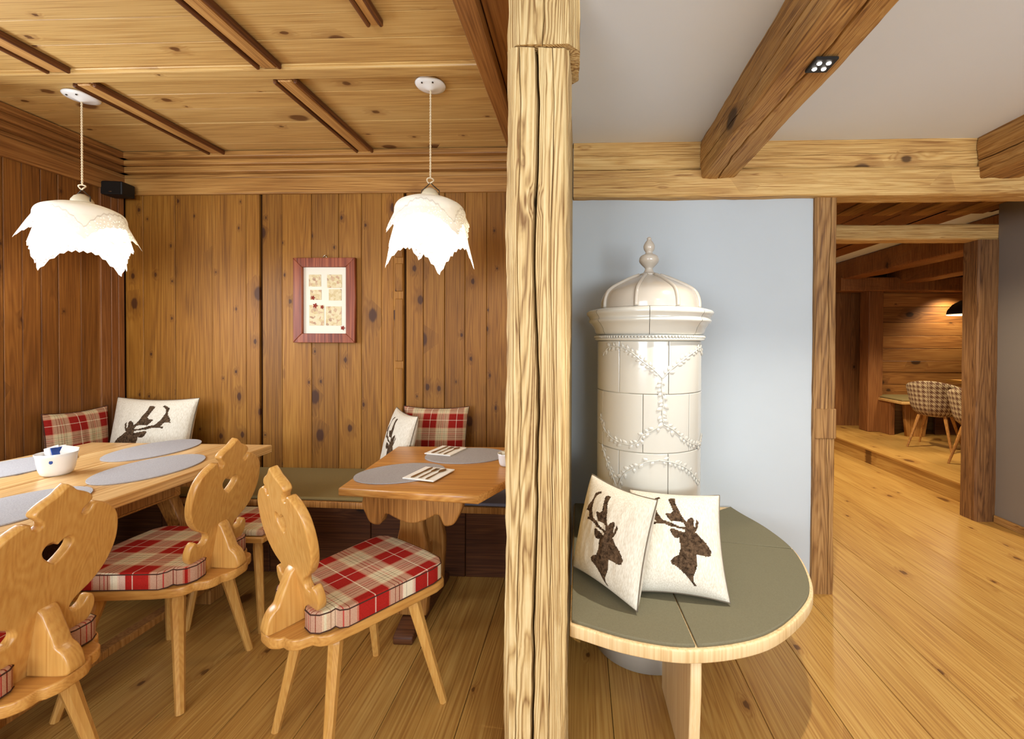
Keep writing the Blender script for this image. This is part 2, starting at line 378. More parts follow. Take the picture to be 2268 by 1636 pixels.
# side wall of the parlour
wall_left = tag(box('wall_left', XL - .1, XL - .005, YF, YB, 0, ZP + .1, TAN, bev=0), 'knotty pine board wall in the dim corner', 'wall', kind='structure')
ys = [P(p, 700, X=XL + .02).y for p in (222, 180, 130, 92, 50, 8, -40)]
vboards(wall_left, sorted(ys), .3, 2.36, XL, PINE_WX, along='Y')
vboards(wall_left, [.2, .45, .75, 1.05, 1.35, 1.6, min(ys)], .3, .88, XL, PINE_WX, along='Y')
corner = [P(p, 700, X=XL + .03).y for p in (276, 262, 246, 223)]
vboards(wall_left, sorted(corner), .3, 2.36, XL, FARZ, th=.032, along='Y', name='corner_board')
# cornices
def cornice(name, x0, x1, y, label):
    t = thing(name, label, 'cornice', kind='structure')
    for n, dep, z0, z1 in (('frieze_board', .045, 2.335, 2.445), ('bead', .034, 2.445, 2.475), ('fillet', .075, 2.475, 2.515), ('crown', .10, 2.515, 2.55), ('crown', .135, 2.55, ZP - .002)):
        box(n, x0, x1, y - dep, y - .02, z0, z1, PINE_R, t, .006, 2)
cornice('cornice', XL + .002, -.2, YB, 'moulded pine cornice along the top of the picture wall')
t = thing('cornice', 'moulded pine cornice along the top of the dim corner wall', 'cornice', kind='structure')
for n, dep, z0, z1 in (('frieze_board', .045, 2.335, 2.445), ('bead', .034, 2.445, 2.475), ('fillet', .075, 2.475, 2.515), ('crown', .10, 2.515, 2.55), ('crown', .135, 2.55, ZP - .002)):
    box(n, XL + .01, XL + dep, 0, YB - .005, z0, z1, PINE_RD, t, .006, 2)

# panelled ceiling: boards, cross rail, battens
ceiling = tag(box('ceiling', XL - .1, -.12, YF, YB + .1, ZP + .02, ZP + .08, TAN, bev=0), 'pale pine board ceiling with battens over the dining tables', 'ceiling', kind='structure')
ye = [YF, -1.9, -1.3, -.7, -.1, .4, .8, 1.2, 1.45, 1.62, 1.76, 1.935, 2.13, 2.27, 2.42, 2.56, 2.68, 2.80, YB]
for a, b in zip(ye, ye[1:]):
    box('board', XL, -.13, a + .0008, b - .0008, ZP + random.uniform(-.001, .002), ZP + .02, PINE_C, ceiling, .0015)
box('cross_rail', XL, -.43, 1.918, 1.996, ZP - .02, ZP, PINE_C, ceiling, .007, 2)
box('cross_rail_fillet', XL, -.43, 1.908, 2.004, ZP - .008, ZP, PINE_C, ceiling, .003)
def batten(x, y0, y1, w=.10):
    b = box('batten', x - w / 2, x + w / 2, y0, y1, ZP - .012, ZP, PINE_RD, ceiling, .003)
    for s in (-1, 1): box('batten_edge', x + s * w * .5 - .008, x + s * w * .5 + .008, y0, y1, ZP - .03, ZP, PINE_ED, b, .005)
    box('batten_core', x - w * .34, x + w * .34, y0, y1, ZP - .022, ZP, PINE_RY, b, .004)
for x in (-2.39, -1.40): batten(x, -1, 1.908); batten(x, 2.004, 2.78)
batten(-.80, -1, 1.665, .05)
# timber edge of the panelled ceiling next to the post
t = tag(box('ceiling_edge_trim', -.435, -.36, YF, 2.76, 2.49, ZP - .001, PINE_RD, bev=.004), 'brown trim beam bordering the pine ceiling beside the pillar', 'trim', kind='structure')
box('soffit_board', -.355, -.215, YF, 2.8, 2.545, ZP - .002, PINE_RD, t, .002)

# the hewn pillar between the rooms and the partition behind it
pillar = thing('timber_pillar', 'rough hewn upright timber post split by a long drying crack', 'pillar', (0, 0, 0), kind='structure')
obj('post', beam_mesh('post', (-.222, 1.27, 0), (-.036, 1.46, 2.205), 'Z', seg=110, amp=.008, cracks=[(0, -.002, .011, .07, .014), (0, -.052, .004, .012, .012), (0, .045, .003, .010, .012)], ch=.016, seed=3, step=.012), OLDZ, pillar)
obj('head_block', beam_mesh('head_block', (-.218, 1.262, 2.208), (-.008, 1.47, 2.62), 'Z', seg=24, amp=.008, cracks=[(0, .01, .004, .015, .03)], ch=.03, seed=8, step=.012), OLDZ, pillar)
box('partition_wall', -.20, -.045, 1.48, YB, 0, ZP, OLDZ, bev=.004)
tag(D.objects['partition_wall'], 'wooden partition edge just behind the split pillar', 'wall', kind='structure')

# stove wall
wall_stove = tag(box('wall_stove', -.045, 1.26, YS, YS + .12, 0, 2.14, PLASTER, bev=0), 'pale blue grey plaster wall behind the tiled stove', 'wall', kind='structure')
beam('wall_beam', (-.04, 2.335, 2.268), (3.13, 2.47, ZW + .01), 'X', OLDX, 'upper weathered log under the white ceiling', seg=120, amp=.005, ch=.008, seed=21, cracks=[(3, .01, .003, .008, .02)])
beam('wall_beam', (-.04, 2.325, 2.118), (3.13, 2.47, 2.264), 'X', OLDX, 'lower weathered log resting on the doorway post', seg=120, amp=.006, ch=.008, seed=33)
pw = tag(box('ceiling', -.12, XR + .1, YF, 2.4, ZW, ZW + .06, PLASTC, bev=0), 'smooth white plaster ceiling between the old beams', 'ceiling', kind='structure')
beam('ceiling_beam', (.632, -2.4, 2.21), (.812, 2.33, ZW + .01), 'Y', OLDY, 'old ceiling beam with spotlight crossing the white ceiling', seg=150, amp=.007, ch=.01, seed=41, cracks=[(0, -.005, .010, .03, .03), (3, .03, .006, .02, .02)])
beam('ceiling_beam', (2.05, -2.4, 2.195), (2.26, 2.33, ZW + .01), 'Y', OLDY, 'old ceiling beam above the doorway near the frame edge', seg=120, amp=.007, ch=.01, seed=47, cracks=[(3, .015, .008, .02, .015)])
post = thing('doorway_pillar', 'upright old timber beside the stove wall with a spliced patch', 'pillar', kind='structure')
obj('post', beam_mesh('post', (1.248, 2.36, 0), (1.362, 2.50, 2.12), 'Z', seg=80, amp=.004, cracks=[(0, .018, .004, .014, .012)], ch=.008, seed=52, step=.012), POSTW, post)
z1, z0 = P(1830, 905, Y=2.36).z, P(1830, 971, Y=2.36).z
box('splice', 1.256, 1.364, 2.3545, 2.40, z0, z1, POSTW, post, .003)

# doorway beyond: corridor ceiling, second frame, corridor wall
cor = tag(box('corridor_ceiling', 1.2, 3.3, 2.46, 3.62, 2.40, 2.45, TAN, bev=0), 'dark plank ceiling in the short passage behind the doorway', 'ceiling', kind='structure')
xs = [1.2 + .145 * k for k in range(15)]
for i, (a, b) in enumerate(zip(xs, xs[1:])):
    box('plank', a + .001, b - .001, 2.46, 3.62, 2.375 + (i % 2) * .012, 2.40, FARZ if i % 2 else OLDY, cor, .003)
beam('lintel', (1.36, 3.38, 2.125), (3.18, 3.52, 2.245), 'X', OLDX, 'weathered lintel over the passage to the far room', cat='lintel', seg=60, amp=.007, ch=.012, seed=61)
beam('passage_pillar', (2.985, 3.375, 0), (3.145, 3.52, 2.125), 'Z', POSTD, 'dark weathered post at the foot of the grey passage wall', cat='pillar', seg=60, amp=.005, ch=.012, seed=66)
wall_right = tag(box('wall_right', XR, XR + .1, YF, 3.38, 0, ZW + .05, PLASTER_SHADE, bev=0), 'grey plaster wall beside the passage with shade put into its colour', 'wall', kind='structure')
tag(box('baseboard_right', XR - .018, XR, YF, 3.37, 0, .055, OLDY, bev=.003), 'low wooden skirting board at the grey passage wall', 'baseboard', kind='structure')
tag(box('wall_passage', 1.25, 1.355, 2.5, 6.3, 0, 2.6, PLASTER, bev=0), 'plaster wall of the passage hidden behind the doorway post', 'wall', kind='structure')
# raised seating area in the far room
plat = tag(box('platform_floor', 3.235, 6.6, 3.5, 6.4, 0, .15, TAN, bev=0), 'raised board platform under the checked armchairs', 'floor', kind='structure')
ed = [3.20, 3.46, 3.74, 4.02, 4.30, 4.58, 4.86, 5.14, 5.42, 5.7, 6.0, 6.3, 6.6]
for a, b in zip(ed, ed[1:]): box('plank', a + .001, b - .001, 3.5, 6.4, .15, .17, FLOOR, plat, .002)
box('riser', 3.215, 3.235, 3.5, 6.4, 0, .148, FLOOR, plat, .002)
wf = tag(box('wall_far', 1.3, 6.7, 6.32, 6.4, 0, 2.6, TAN, bev=0), 'dim wooden wall closing the far room', 'wall', kind='structure')
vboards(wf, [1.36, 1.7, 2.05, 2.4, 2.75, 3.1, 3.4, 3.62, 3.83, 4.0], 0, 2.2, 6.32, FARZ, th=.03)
zz = [.17, .42, .60, .78, .95, 1.10, 1.27, 1.44, 1.62, 1.83, 2.02, 2.22]
wn = tag(box('wall_niche', 3.97, 6.7, 6.06, 6.12, .17, 2.3, TAN, bev=0), 'glowing horizontal plank wall behind the checked armchairs', 'wall', kind='structure')
for a, b in zip(zz, zz[1:]): box('plank', 3.97, 6.6, 6.03 + random.uniform(-.006, .004), 6.06, a + .001, b - .001, FARW, wn, .004)
tag(box('niche_pillar', 3.80, 3.985, 5.86, 6.05, .17, 2.2, FARZ, bev=.006), 'square timber upright beside the glowing plank wall', 'pillar', kind='structure')
tag(box('wall_niche_side', 6.6, 6.7, 3.4, 6.1, 0, 2.6, FARZ, bev=0), 'timber side wall of the far seating area', 'wall', kind='structure')
tag(box('wall_niche_front', 3.24, 6.7, 3.38, 3.48, 0, 2.6, PLASTER, bev=0), 'back of the passage wall facing the seating area', 'wall', kind='structure')
D.objects['wall_niche_front'].location = (0, 0, 0)
fc = tag(box('far_ceiling', 1.3, 6.7, 3.5, 6.4, 2.41, 2.46, PLASTC, bev=0), 'white ceiling strip above the far room beams', 'ceiling', kind='structure')
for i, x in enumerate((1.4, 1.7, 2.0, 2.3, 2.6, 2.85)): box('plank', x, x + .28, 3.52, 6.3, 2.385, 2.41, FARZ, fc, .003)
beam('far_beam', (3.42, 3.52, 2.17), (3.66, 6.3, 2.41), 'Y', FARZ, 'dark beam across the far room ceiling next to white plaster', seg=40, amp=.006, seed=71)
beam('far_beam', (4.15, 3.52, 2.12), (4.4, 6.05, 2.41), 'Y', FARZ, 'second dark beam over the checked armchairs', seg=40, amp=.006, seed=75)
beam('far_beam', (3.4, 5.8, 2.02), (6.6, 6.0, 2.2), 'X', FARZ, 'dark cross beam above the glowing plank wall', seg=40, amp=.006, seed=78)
# walls and windows behind the camera
wfr = tag(box('wall_front', XL - .1, XR + .1, YF - .1, YF, 0, ZP + .1, PLASTER, bev=0), 'plaster wall behind the viewer with two windows', 'wall', kind='structure')
SKYP = emit('window_daylight', (.9, .96, 1), 1.5)
def window(name, x0, x1, z0, z1, label):
    t = thing(name, label, 'window', kind='structure')
    box('pane', x0, x1, YF, YF + .012, z0, z1, SKYP, t, 0)
    for a, b, c, d in ((x0 - .07, x0, z0 - .07, z1 + .07), (x1, x1 + .07, z0 - .07, z1 + .07), (x0, x1, z0 - .07, z0), (x0, x1, z1, z1 + .07), ((x0 + x1) / 2 - .03, (x0 + x1) / 2 + .03, z0, z1)):
        box('frame', a, b, YF, YF + .05, c, d, PALEW, t, .004)
window('window_1', .55, 2.45, .88, 2.22, 'window behind the viewer lighting the stove')
window('window_2', -2.35, -.65, .95, 2.25, 'window behind the viewer lighting the dining tables')
t = thing('window_3', 'window in the panelled wall beside the long table', 'window', kind='structure')
box('pane', XL, XL + .012, .72, 1.94, .96, 2.10, SKYP, t, 0)
for a, b, c, d in ((.65, .72, .89, 2.17), (1.94, 2.01, .89, 2.17), (.72, 1.94, .89, .96), (.72, 1.94, 2.10, 2.17)): box('frame', XL, XL + .04, a, b, c, d, PALEW, t, .004)

# ------------------------------------------------------------------ tiled stove
SC = (.312, 1.995); SR = .232
stove = thing('tiled_stove', 'round cream tiled stove with domed lid and garland relief', 'stove', (SC[0], SC[1], 0))
R = SR
obj('core', lathe_mesh('core', [(0, .02), (R - .006, .02), (R - .006, 1.36), (0, 1.36)], 64), GROUT, stove, True)
obj('plinth', lathe_mesh('plinth', [(R - .01, 0), (R + .016, .004), (R + .016, .205), (R + .004, .212), (R - .01, .212)], 64), GLAZE, stove, True)
rows = [.214, .43, .66, .895, 1.135, 1.352]
for ri, (z0, z1) in enumerate(zip(rows, rows[1:])):
    ph = rad(-90) + rad(11.7) + (rad(25.7) if ri % 2 == 1 else 0) 
    for k in range(7):
        a0 = ph + k * 2 * math.pi / 7 + .005; a1 = ph + (k + 1) * 2 * math.pi / 7 - .005; vs, fs = [], []
        prof = [(0, -.012), (.0006, -.002), (.006, 0), (.014, 0), (.5, 0), (1 - .014, 0), (1 - .006, 0), (1 - .0006, -.002), (1, -.012)]
        ts = [0, .006, .016] + [i / 12 for i in range(1, 12)] + [1 - .016, 1 - .006, 1]; n = len(ts) - 1
        for i in range(n + 1):
            t_ = ts[i]; a = a0 + (a1 - a0) * t_; edge = -.002 if i in (0, n) else 0
            for (zt, dr) in prof: vs.append(((R + dr + edge) * math.cos(a), (R + dr + edge) * math.sin(a), z0 + .0012 + (z1 - z0 - .0024) * zt))
        m = len(prof)
        for i in range(n):
            for q in range(m - 1): fs.append((i * m + q, (i + 1) * m + q, (i + 1) * m + q + 1, i * m + q + 1))
        obj('tile', mesh('tile', vs, fs), GLAZE, stove, True)
# beaded moulding, flared cornice in seven pieces, ribbed dome, finial
obj('bead_ring', lathe_mesh('bead_ring', [(R - .01, 1.352), (R + .012, 1.354), (R + .014, 1.362), (R + .006, 1.366), (R + .006, 1.372), (R + .012, 1.376), (R - .01, 1.378)], 72), GLAZE, stove, True)
bm = bmesh.new()
for k in range(110):
    a = 2 * math.pi * k / 110
    bmesh.ops.create_icosphere(bm, subdivisions=1, radius=.0062, matrix=Matrix.Translation(((R + .011) * math.cos(a), (R + .011) * math.sin(a), 1.369)))
bo = obj('bead_row', bm_mesh('bead_row', bm), GLAZE, stove, True); bo['kind'] = 'stuff'
cp = [(R - .02, 1.378), (R + .006, 1.380), (R + .012, 1.39), (R + .018, 1.408), (R + .032, 1.428), (R + .040, 1.434), (R + .042, 1.442), (R + .037, 1.446), (R + .040, 1.458), (R + .048, 1.466), (R + .052, 1.476), (R + .045, 1.484), (R + .02, 1.492), (R - .04, 1.498)]
for k in range(7):
    a0 = rad(-90) + rad(-8) + k * 2 * math.pi / 7
    obj('cornice_tile', lathe_mesh('cornice_tile', cp, 10, a0 + .004, a0 + 2 * math.pi / 7 - .004), GLAZE, stove, True)
dome = [(R - .012, 1.496), (R - .014, 1.53), (R - .028, 1.565), (R - .055, 1.588), (R - .10, 1.612), (.09, 1.632), (.048, 1.648), (.035, 1.652), (0, 1.654)]
def drad(z): 
    for (r0, z0), (r1, z1) in zip(dome, dome[1:]):
        if z0 <= z <= z1: return r0 + (r1 - r0) * (z - z0) / (z1 - z0)
    return 0
do = obj('dome', lathe_mesh('dome', [(p.x, p.y) for p in spline([(a, b, 0) for a, b in dome], 4)], 56), GLAZED, stove, True)
for k in range(8):
    a = rad(-90) + rad(-22) + k * math.pi / 4
    pts = [Vector(((p.x + .003) * math.cos(a), (p.x + .003) * math.sin(a), p.y + .001)) for p in spline([(r, z, 0) for r, z in dome[:-2]], 4)]
    obj('rib', tube_mesh('rib', pts, .0085, 8), GLAZED, do, True)
fin = [(0, 1.646), (.044, 1.648), (.046, 1.656), (.030, 1.662), (.022, 1.672), (.020, 1.682), (.030, 1.692), (.046, 1.708), (.050, 1.722), (.042, 1.738), (.022, 1.748), (.018, 1.756), (.026, 1.768), (.028, 1.784), (.020, 1.800), (.010, 1.812), (.012, 1.818), (.006, 1.824), (0, 1.826)]
obj('finial', lathe_mesh('finial', [(p.x * .9, p.y) for p in spline([(a, b, 0) for a, b in fin], 3)], 32), GLAZED, stove, True)
# garland relief: leafy sprigs following the glaze
def sprig(name, path, leaf=.028, every=.02):
    """path in (angle from the front in degrees, height)"""
    pts = spline([(a, z, 0) for a, z in path], 10); vs, fs = [], []
    def onst(a, z, out): w = rad(-90 + a); return Vector(((R + out) * math.cos(w), (R + out) * math.sin(w), z))
    def leafat(a, z, ang, L):
        da = math.degrees(1 / R); n0 = len(vs); wd_ = L * .3
        for t_, w_, o_ in ((0, 0, .001), (.35, wd_, .0015), (.35, 0, .006), (.35, -wd_, .0015), (.75, wd_ * .7, .0015), (.75, 0, .0055), (.75, -wd_ * .7, .0015), (1, 0, .001)):
            u = math.cos(ang) * L * t_ - math.sin(ang) * w_; v_ = math.sin(ang) * L * t_ + math.cos(ang) * w_
            vs.append(onst(a + u * da, z + v_, o_))
        for q in ((0, 2, 1), (0, 3, 2), (1, 2, 5, 4), (2, 3, 6, 5), (4, 5, 7), (5, 6, 7)): fs.append(tuple(n0 + i for i in q))
    acc = 0; side = 1
    stem = []
    for p, q in zip(pts, pts[1:]):
        stem.append(onst(p.x, p.y, .002)); dx = rad(q.x - p.x) * R; dz = q.y - p.y; acc += math.hypot(dx, dz)
        if acc > every:
            acc = 0; ang = math.atan2(dz, dx)
            leafat(p.x, p.y, ang + side * rad(42 + random.uniform(-14, 14)), leaf * random.uniform(.75, 1.15)); side = -side
            if random.random() < .6: leafat(p.x, p.y, ang + side * rad(50), leaf * .8)
    o = obj(name, mesh(name, vs, fs), GLAZE, stove, True); o['kind'] = 'stuff'
    obj('garland_stem', tube_mesh('garland_stem', stem, .003, 5), GLAZE, o, True)
da = lambda x: math.degrees(math.asin(max(-1, min(1, (x - 525) / 398))))
dz = lambda y: 1.352 - (y - 300) / 1067 * .62
def G(*pts): return [(da(x), dz(y)) for x, y in pts]
sprig('garland', G((560, 560), (500, 500), (420, 440), (350, 380), (275, 345), (200, 350), (160, 420)))
sprig('garland', G((560, 560), (620, 500), (700, 440), (780, 390), (860, 350), (900, 380)))
sprig('garland', G((560, 560), (555, 640), (570, 720), (560, 800), (570, 880)), .03, .014)
sprig('garland', G((560, 880), (500, 920), (430, 960), (390, 1020), (300, 1035), (220, 1005), (170, 950), (150, 880)))
sprig('garland', G((570, 880), (640, 920), (700, 970), (780, 1030), (860, 1060), (905, 1020)))
sprig('garland', G((540, 1130), (440, 1150), (350, 1210), (300, 1260), (270, 1350), (270, 1450), (290, 1560)))
sprig('garland', G((160, 1080), (190, 1180), (230, 1280), (265, 1380)))
sprig('garland', G((540, 1130), (640, 1150), (740, 1200), (820, 1280), (870, 1350)))

# ------------------------------------------------------------------ curved bench round the stove
BZ = .47
bench = thing('stove_bench', 'curved bench with pale wooden rim and olive felt pads round the stove', 'bench', (SC[0], SC[1], 0))
rim = [(-.028, 1.36), (.158, 1.285), (.345, 1.262), (.573, 1.325), (.77, 1.485), (.868, 1.64), (.925, 1.873), (.905, 2.09), (.845, 2.28), (.82, 2.375)]
rimc = [Vector((p.x - SC[0], p.y - SC[1])) for p in (Vector((q.x, q.y)) for q in spline([(a, b, 0) for a, b in rim], 8))]
board = [(-.03 - SC[0], 2.375 - SC[1])] + [tuple(p) for p in rimc]
def circ(r, n=48): return [(r * math.cos(2 * math.pi * i / n), r * math.sin(2 * math.pi * i / n)) for i in range(n)]
obj('top_board', plate_mesh('top_board', board, .040, .005, [circ(SR + .012)], Matrix.Translation((0, 0, BZ - .036))), PALEW, bench)
def polar(p): return math.atan2(p[1], p[0])
def shrink(p, d):
    v = Vector(p); return tuple(v * (1 - d / v.length))
a1 = math.atan2(1.262 - SC[1], .345 - SC[0]) - .0                      # seam towards the front
a2 = math.atan2(1.885 - SC[1], .93 - SC[0])                            # seam towards the doorway
arcs = [(polar(p), shrink(p, .012)) for p in rimc]
def pad_piece(lo, hi, extra_start=(), extra_end=()):
    outer = [q for a, q in arcs if lo + .004 < a < hi - .004]
    pts = list(extra_start) + outer + list(extra_end)
    i0, i1 = lo + .006, hi - .006
    inner = [((SR + .02) * math.cos(i1 + (i0 - i1) * k / 16), (SR + .02) * math.sin(i1 + (i0 - i1) * k / 16)) for k in range(17)]
    return pts + inner
def at_ang(a):
    best = min(arcs, key=lambda q: abs(q[0] - a))[1]; r = Vector(best).length; return (r * math.cos(a), r * math.sin(a))
ang0 = polar(rimc[0]); ang9 = polar(rimc[-1])
pads = [(ang0, a1, [shrink(tuple(rimc[0]), .012)], [at_ang(a1 - .005)]), (a1, a2, [at_ang(a1 + .005)], [at_ang(a2 - .005)]), (a2, ang9, [at_ang(a2 + .005)], [])]
pieces = [pad_piece(*q) for q in pads]
i0 = ang0 + .006; wrap = [((SR + .02) * math.cos(i0 - k * .12), (SR + .02) * math.sin(i0 - k * .12)) for k in range(1, 13)]
pieces[0] = pieces[0] + wrap + [(-.1, .36), (-.024 - SC[0], 2.365 - SC[1]), (-.024 - SC[0], 1.385 - SC[1])]
for q in pieces:
    obj('seat_pad', plate_mesh('seat_pad', q, .010, .003, (), Matrix.Translation((0, 0, BZ - .011))), PAD, bench)
lx, ly = P(1540, 1470, Y=1.30).x - SC[0], 1.29 - SC[1]
leg = [(0, BZ - .058), (.40, BZ - .058), (.40, 0), (.05, 0), (.02, .05), (.012, .18), (.0, .30)]
dirv = Vector((-lx * .35, -ly, 0)).normalized(); nv = Vector((-dirv.y, dirv.x, 0))
obj('support_panel', plate_mesh('support_panel', leg, .034, .004, (), basis((lx, ly, 0), dirv, (0, 0, 1), nv)), PALEW, bench)
leg2 = [(0, BZ - .058), (.25, BZ - .058), (.25, 0), (.03, 0)]
obj('support_panel', plate_mesh('support_panel', leg2, .034, .004, (), basis((.50, .18, 0), Vector((-1, -.3, 0)).normalized(), (0, 0, 1), Vector((.3, -1, 0)).normalized())), PALEW, bench)

# ------------------------------------------------------------------ pillows
def inpoly(x, y, poly):
    c = False; n = len(poly); j = n - 1
    for i in range(n):
        xi, yi = poly[i]; xj, yj = poly[j]
        if (yi > y) != (yj > y) and x < (xj - xi) * (y - yi) / (yj - yi) + xi: c = not c
        j = i
    return c
_dp = [[(1395, 690), (1405, 650), (1450, 618), (1478, 650), (1472, 720), (1490, 740), (1500, 640), (1526, 662), (1522, 720), (1485, 790), (1540, 840), (1600, 890), (1650, 960), (1645, 1015), (1580, 1032), (1480, 1025), (1482, 1090), (1475, 1160), (1440, 1230), (1430, 1290), (1462, 1325), (1440, 1336), (1380, 1270), (1340, 1230), (1280, 1180), (1215, 1152), (1198, 1120), (1230, 1085), (1290, 1050), (1310, 980), (1300, 870), (1250, 872), (1215, 840), (1193, 785), (1230, 772), (1300, 792), (1362, 808), (1374, 770)],
       [(1392, 770), (1350, 692), (1290, 680), (1215, 690), (1180, 650), (1148, 600), (1215, 590), (1240, 560), (1215, 480), (1193, 400), (1225, 378), (1268, 385), (1270, 450), (1310, 540), (1340, 620), (1400, 700)],
       [(1376, 775), (1290, 762), (1200, 748), (1130, 722), (1070, 722), (1010, 734), (1003, 710), (1045, 700), (1000, 640), (940, 650), (958, 580), (1000, 520), (1008, 420), (1090, 372), (1104, 390), (1048, 440), (1032, 500), (1060, 600), (1120, 680), (1200, 700), (1290, 738), (1376, 748)]]
DEER = [[((x - 745) / 1045, 1 - (y - 285) / 1110) for x, y in p] for p in _dp]
t = NT('linen_deer_print'); at = t.n('Attribute', attribute_name='ink'); tc = t.n('TexCoord').outputs['Object']
nz = t.noise(tc, 90, 4, .7); lw = t.noise(t.vmul(tc, (1, 1, .2)), 300, 2)
base = t.ramp(lw, [(.3, lin((206, 194, 172))), (.7, lin((232, 224, 208)))])
t.set(t.b.inputs['Base Color'], t.mix(t.smooth(at.outputs['Fac'], .35, .6), base, t.ramp(nz, [(.35, lin((40, 29, 20))), (.7, lin((110, 86, 64)))])))
t.b.inputs['Roughness'].default_value = .95; t.b.inputs['Specular IOR Level'].default_value = .05; t.bump(lw, .2, .002); LINEN = t.m
def pillow_mesh(name, w, h, t, N=110, ink=None, flip=False):
    """width along x, height along z from 0, front towards -y"""
    vs, fs, ik = [], [], []
    def pt(i, j, s):
        u, v = -1 + 2 * i / N, -1 + 2 * j / N
        x = w / 2 * u * (1 - .075 * (1 - v * v)); z = h / 2 * v * (1 - .075 * (1 - u * u))
        b = max(0, (1 - u ** 2) * (1 - v ** 2)); th = t / 2 * b ** .42
        th += .0035 * noise.noise((u * 3, v * 3, 5)) * b + .004 * noise.noise((u * 7, v * 2, 9)) * b
        return (x, s * th, z + h / 2)
    for s in (-1, 1):
        o = len(vs)
        for j in range(N + 1):
            for i in range(N + 1):
                vs.append(pt(i, j, s)); q = 0.0
                if ink and s < 0:
                    uu, vv = i / N, j / N
                    if flip: uu = 1 - uu
                    q = 1.0 if any(inpoly(uu, vv, p) for p in ink) else 0.0
                ik.append(q)
        for j in range(N):
            for i in range(N):
                f = (o + j * (N + 1) + i, o + j * (N + 1) + i + 1, o + (j + 1) * (N + 1) + i + 1, o + (j + 1) * (N + 1) + i)
                fs.append(f if s < 0 else f[::-1])
    me = mesh(name, vs, fs)
    if ink:
        a = me.attributes.new('ink', 'FLOAT', 'POINT'); a.data.foreach_set('value', ik)
    return me
def seam_path(w, h, N=28):
    out = []
    for k in range(4 * N):
        s, q = divmod(k, N); q = -1 + 2 * q / N
        u, v = ((q, -1), (1, q), (-q, 1), (-1, -q))[s]
        out.append((w / 2 * u * (1 - .075 * (1 - v * v)), 0, h / 2 * v * (1 - .075 * (1 - u * u)) + h / 2))
    return out
def pillow(label, corner, u, lean, w, h, t, mat, ink=None, flip=False, group=None, piping=PIPING, roll=0):
    """corner: lower left corner on the seat, u: level direction of the lower edge"""
    ux = Vector((u[0], u[1], 0)).normalized(); back = Vector((-ux.y, ux.x, 0)); a = rad(lean)
    uz = Vector((0, 0, 1)) * math.cos(a) + back * math.sin(a); uy = uz.cross(ux)
    c = Vector(corner) + ux * w / 2
    r = thing('pillow', label, 'pillow', (0, 0, 0), group=group)
    r.matrix_world = basis(c, ux, uy, uz) @ Matrix.Rotation(rad(roll), 4, 'Y')
    obj('cover', pillow_mesh('cover', w, h, t, 110 if ink else 40, ink, flip), mat, r, True)
    obj('piping', tube_mesh('piping', seam_path(w, h), .0028, 6, closed=True), piping, r, True)
    return r
LINP = plain('linen_seam', (120, 108, 92), .9, .1)
pillow('linen stag pillow nearest the pillar on the stove bench', (-.022, 1.676, BZ + .005), (.61, -.79), 15, .345, .355, .145, LINEN, DEER, piping=LINP)
pillow('linen stag pillow in the middle of the stove bench leaning on the tiles', (.165, 1.515, BZ + .005), (.976, -.15), 40, .345, .365, .155, LINEN, DEER, piping=LINP)

# ------------------------------------------------------------------ carved parlour chairs
def mirror(half): return half + [(-x, y) for x, y in reversed(half) if abs(x) > 1e-4]
def S2(pts, per=4, closed=False): return [(p.x, p.y) for p in spline([(a, b, 0) for a, b in pts], per, closed)]
hb = S2([(.070, 0), (.078, .03), (.092, .050), (.118, .066), (.132, .088), (.134, .118), (.124, .144), (.111, .146), (.102, .130), (.088, .120)], 4)[:-1] + \
     S2([(.072, .124), (.062, .142), (.074, .164), (.114, .192), (.146, .234), (.162, .286), (.162, .338), (.150, .384), (.124, .418), (.098, .435), (.080, .441)], 4)[:-1] + \
     S2([(.073, .437), (.068, .423), (.057, .416), (.047, .422), (.050, .437)], 4)[:-1] + \
     S2([(.062, .446), (.069, .456), (.064, .469), (.048, .482), (.026, .494), (.012, .508), (0, .518)], 4)
BACK = mirror([(0, 0)] + hb)
heart = mirror(S2([(0, .300), (.014, .312), (.030, .332), (.034, .350), (.024, .364), (.010, .362), (0, .352)], 4))
SEAT = mirror([(x, y) for x, y in [(-.215, 0.0001)]] )  # rear middle
half_seat = S2([(-.222, .0), (-.220, .03), (-.205, .055)], 3) + S2([(-.195, .060), (-.192, .085), (-.175, .108), (-.150, .118)], 3) + S2([(-.140, .122), (-.130, .145), (-.105, .165), (-.070, .172)], 3) + [(-.03, .180), (.26, .208), (.30, .198), (.318, .165), (.318, .0)]
SEAT = half_seat + [(x, -y) for x, y in reversed(half_seat) if y > 1e-4]
half_cu = [(-.130, .060), (-.140, .075), (-.143, .115), (-.128, .140), (-.100, .150), (-.083, .146), (-.080, .165), (-.062, .182), (.245, .205), (.288, .196), (.312, .160), (.318, .08), (.319, 0)]
CUSH = half_cu + [(x, -y) for x, y in reversed(half_cu) if y > 1e-4] + [(-.130, -.060), (-.078, -.058), (-.078, .058)]
_seen = []
for q in CUSH:
    if not _seen or (Vector(q) - Vector(_seen[-1])).length > 1e-4: _seen.append(q)
CUSH = _seen
ZSEAT = .452
def taper_leg(name, top, foot, r0, r1, mat, parent, sides=8):
    a, b = Vector(top), Vector(foot); pts = [a + (b - a) * t_ for t_ in (0, .1, .5, 1)]
    return obj(name, tube_mesh(name, pts, [r0 * .8, r0, (r0 + r1) / 2, r1], sides), mat, parent)
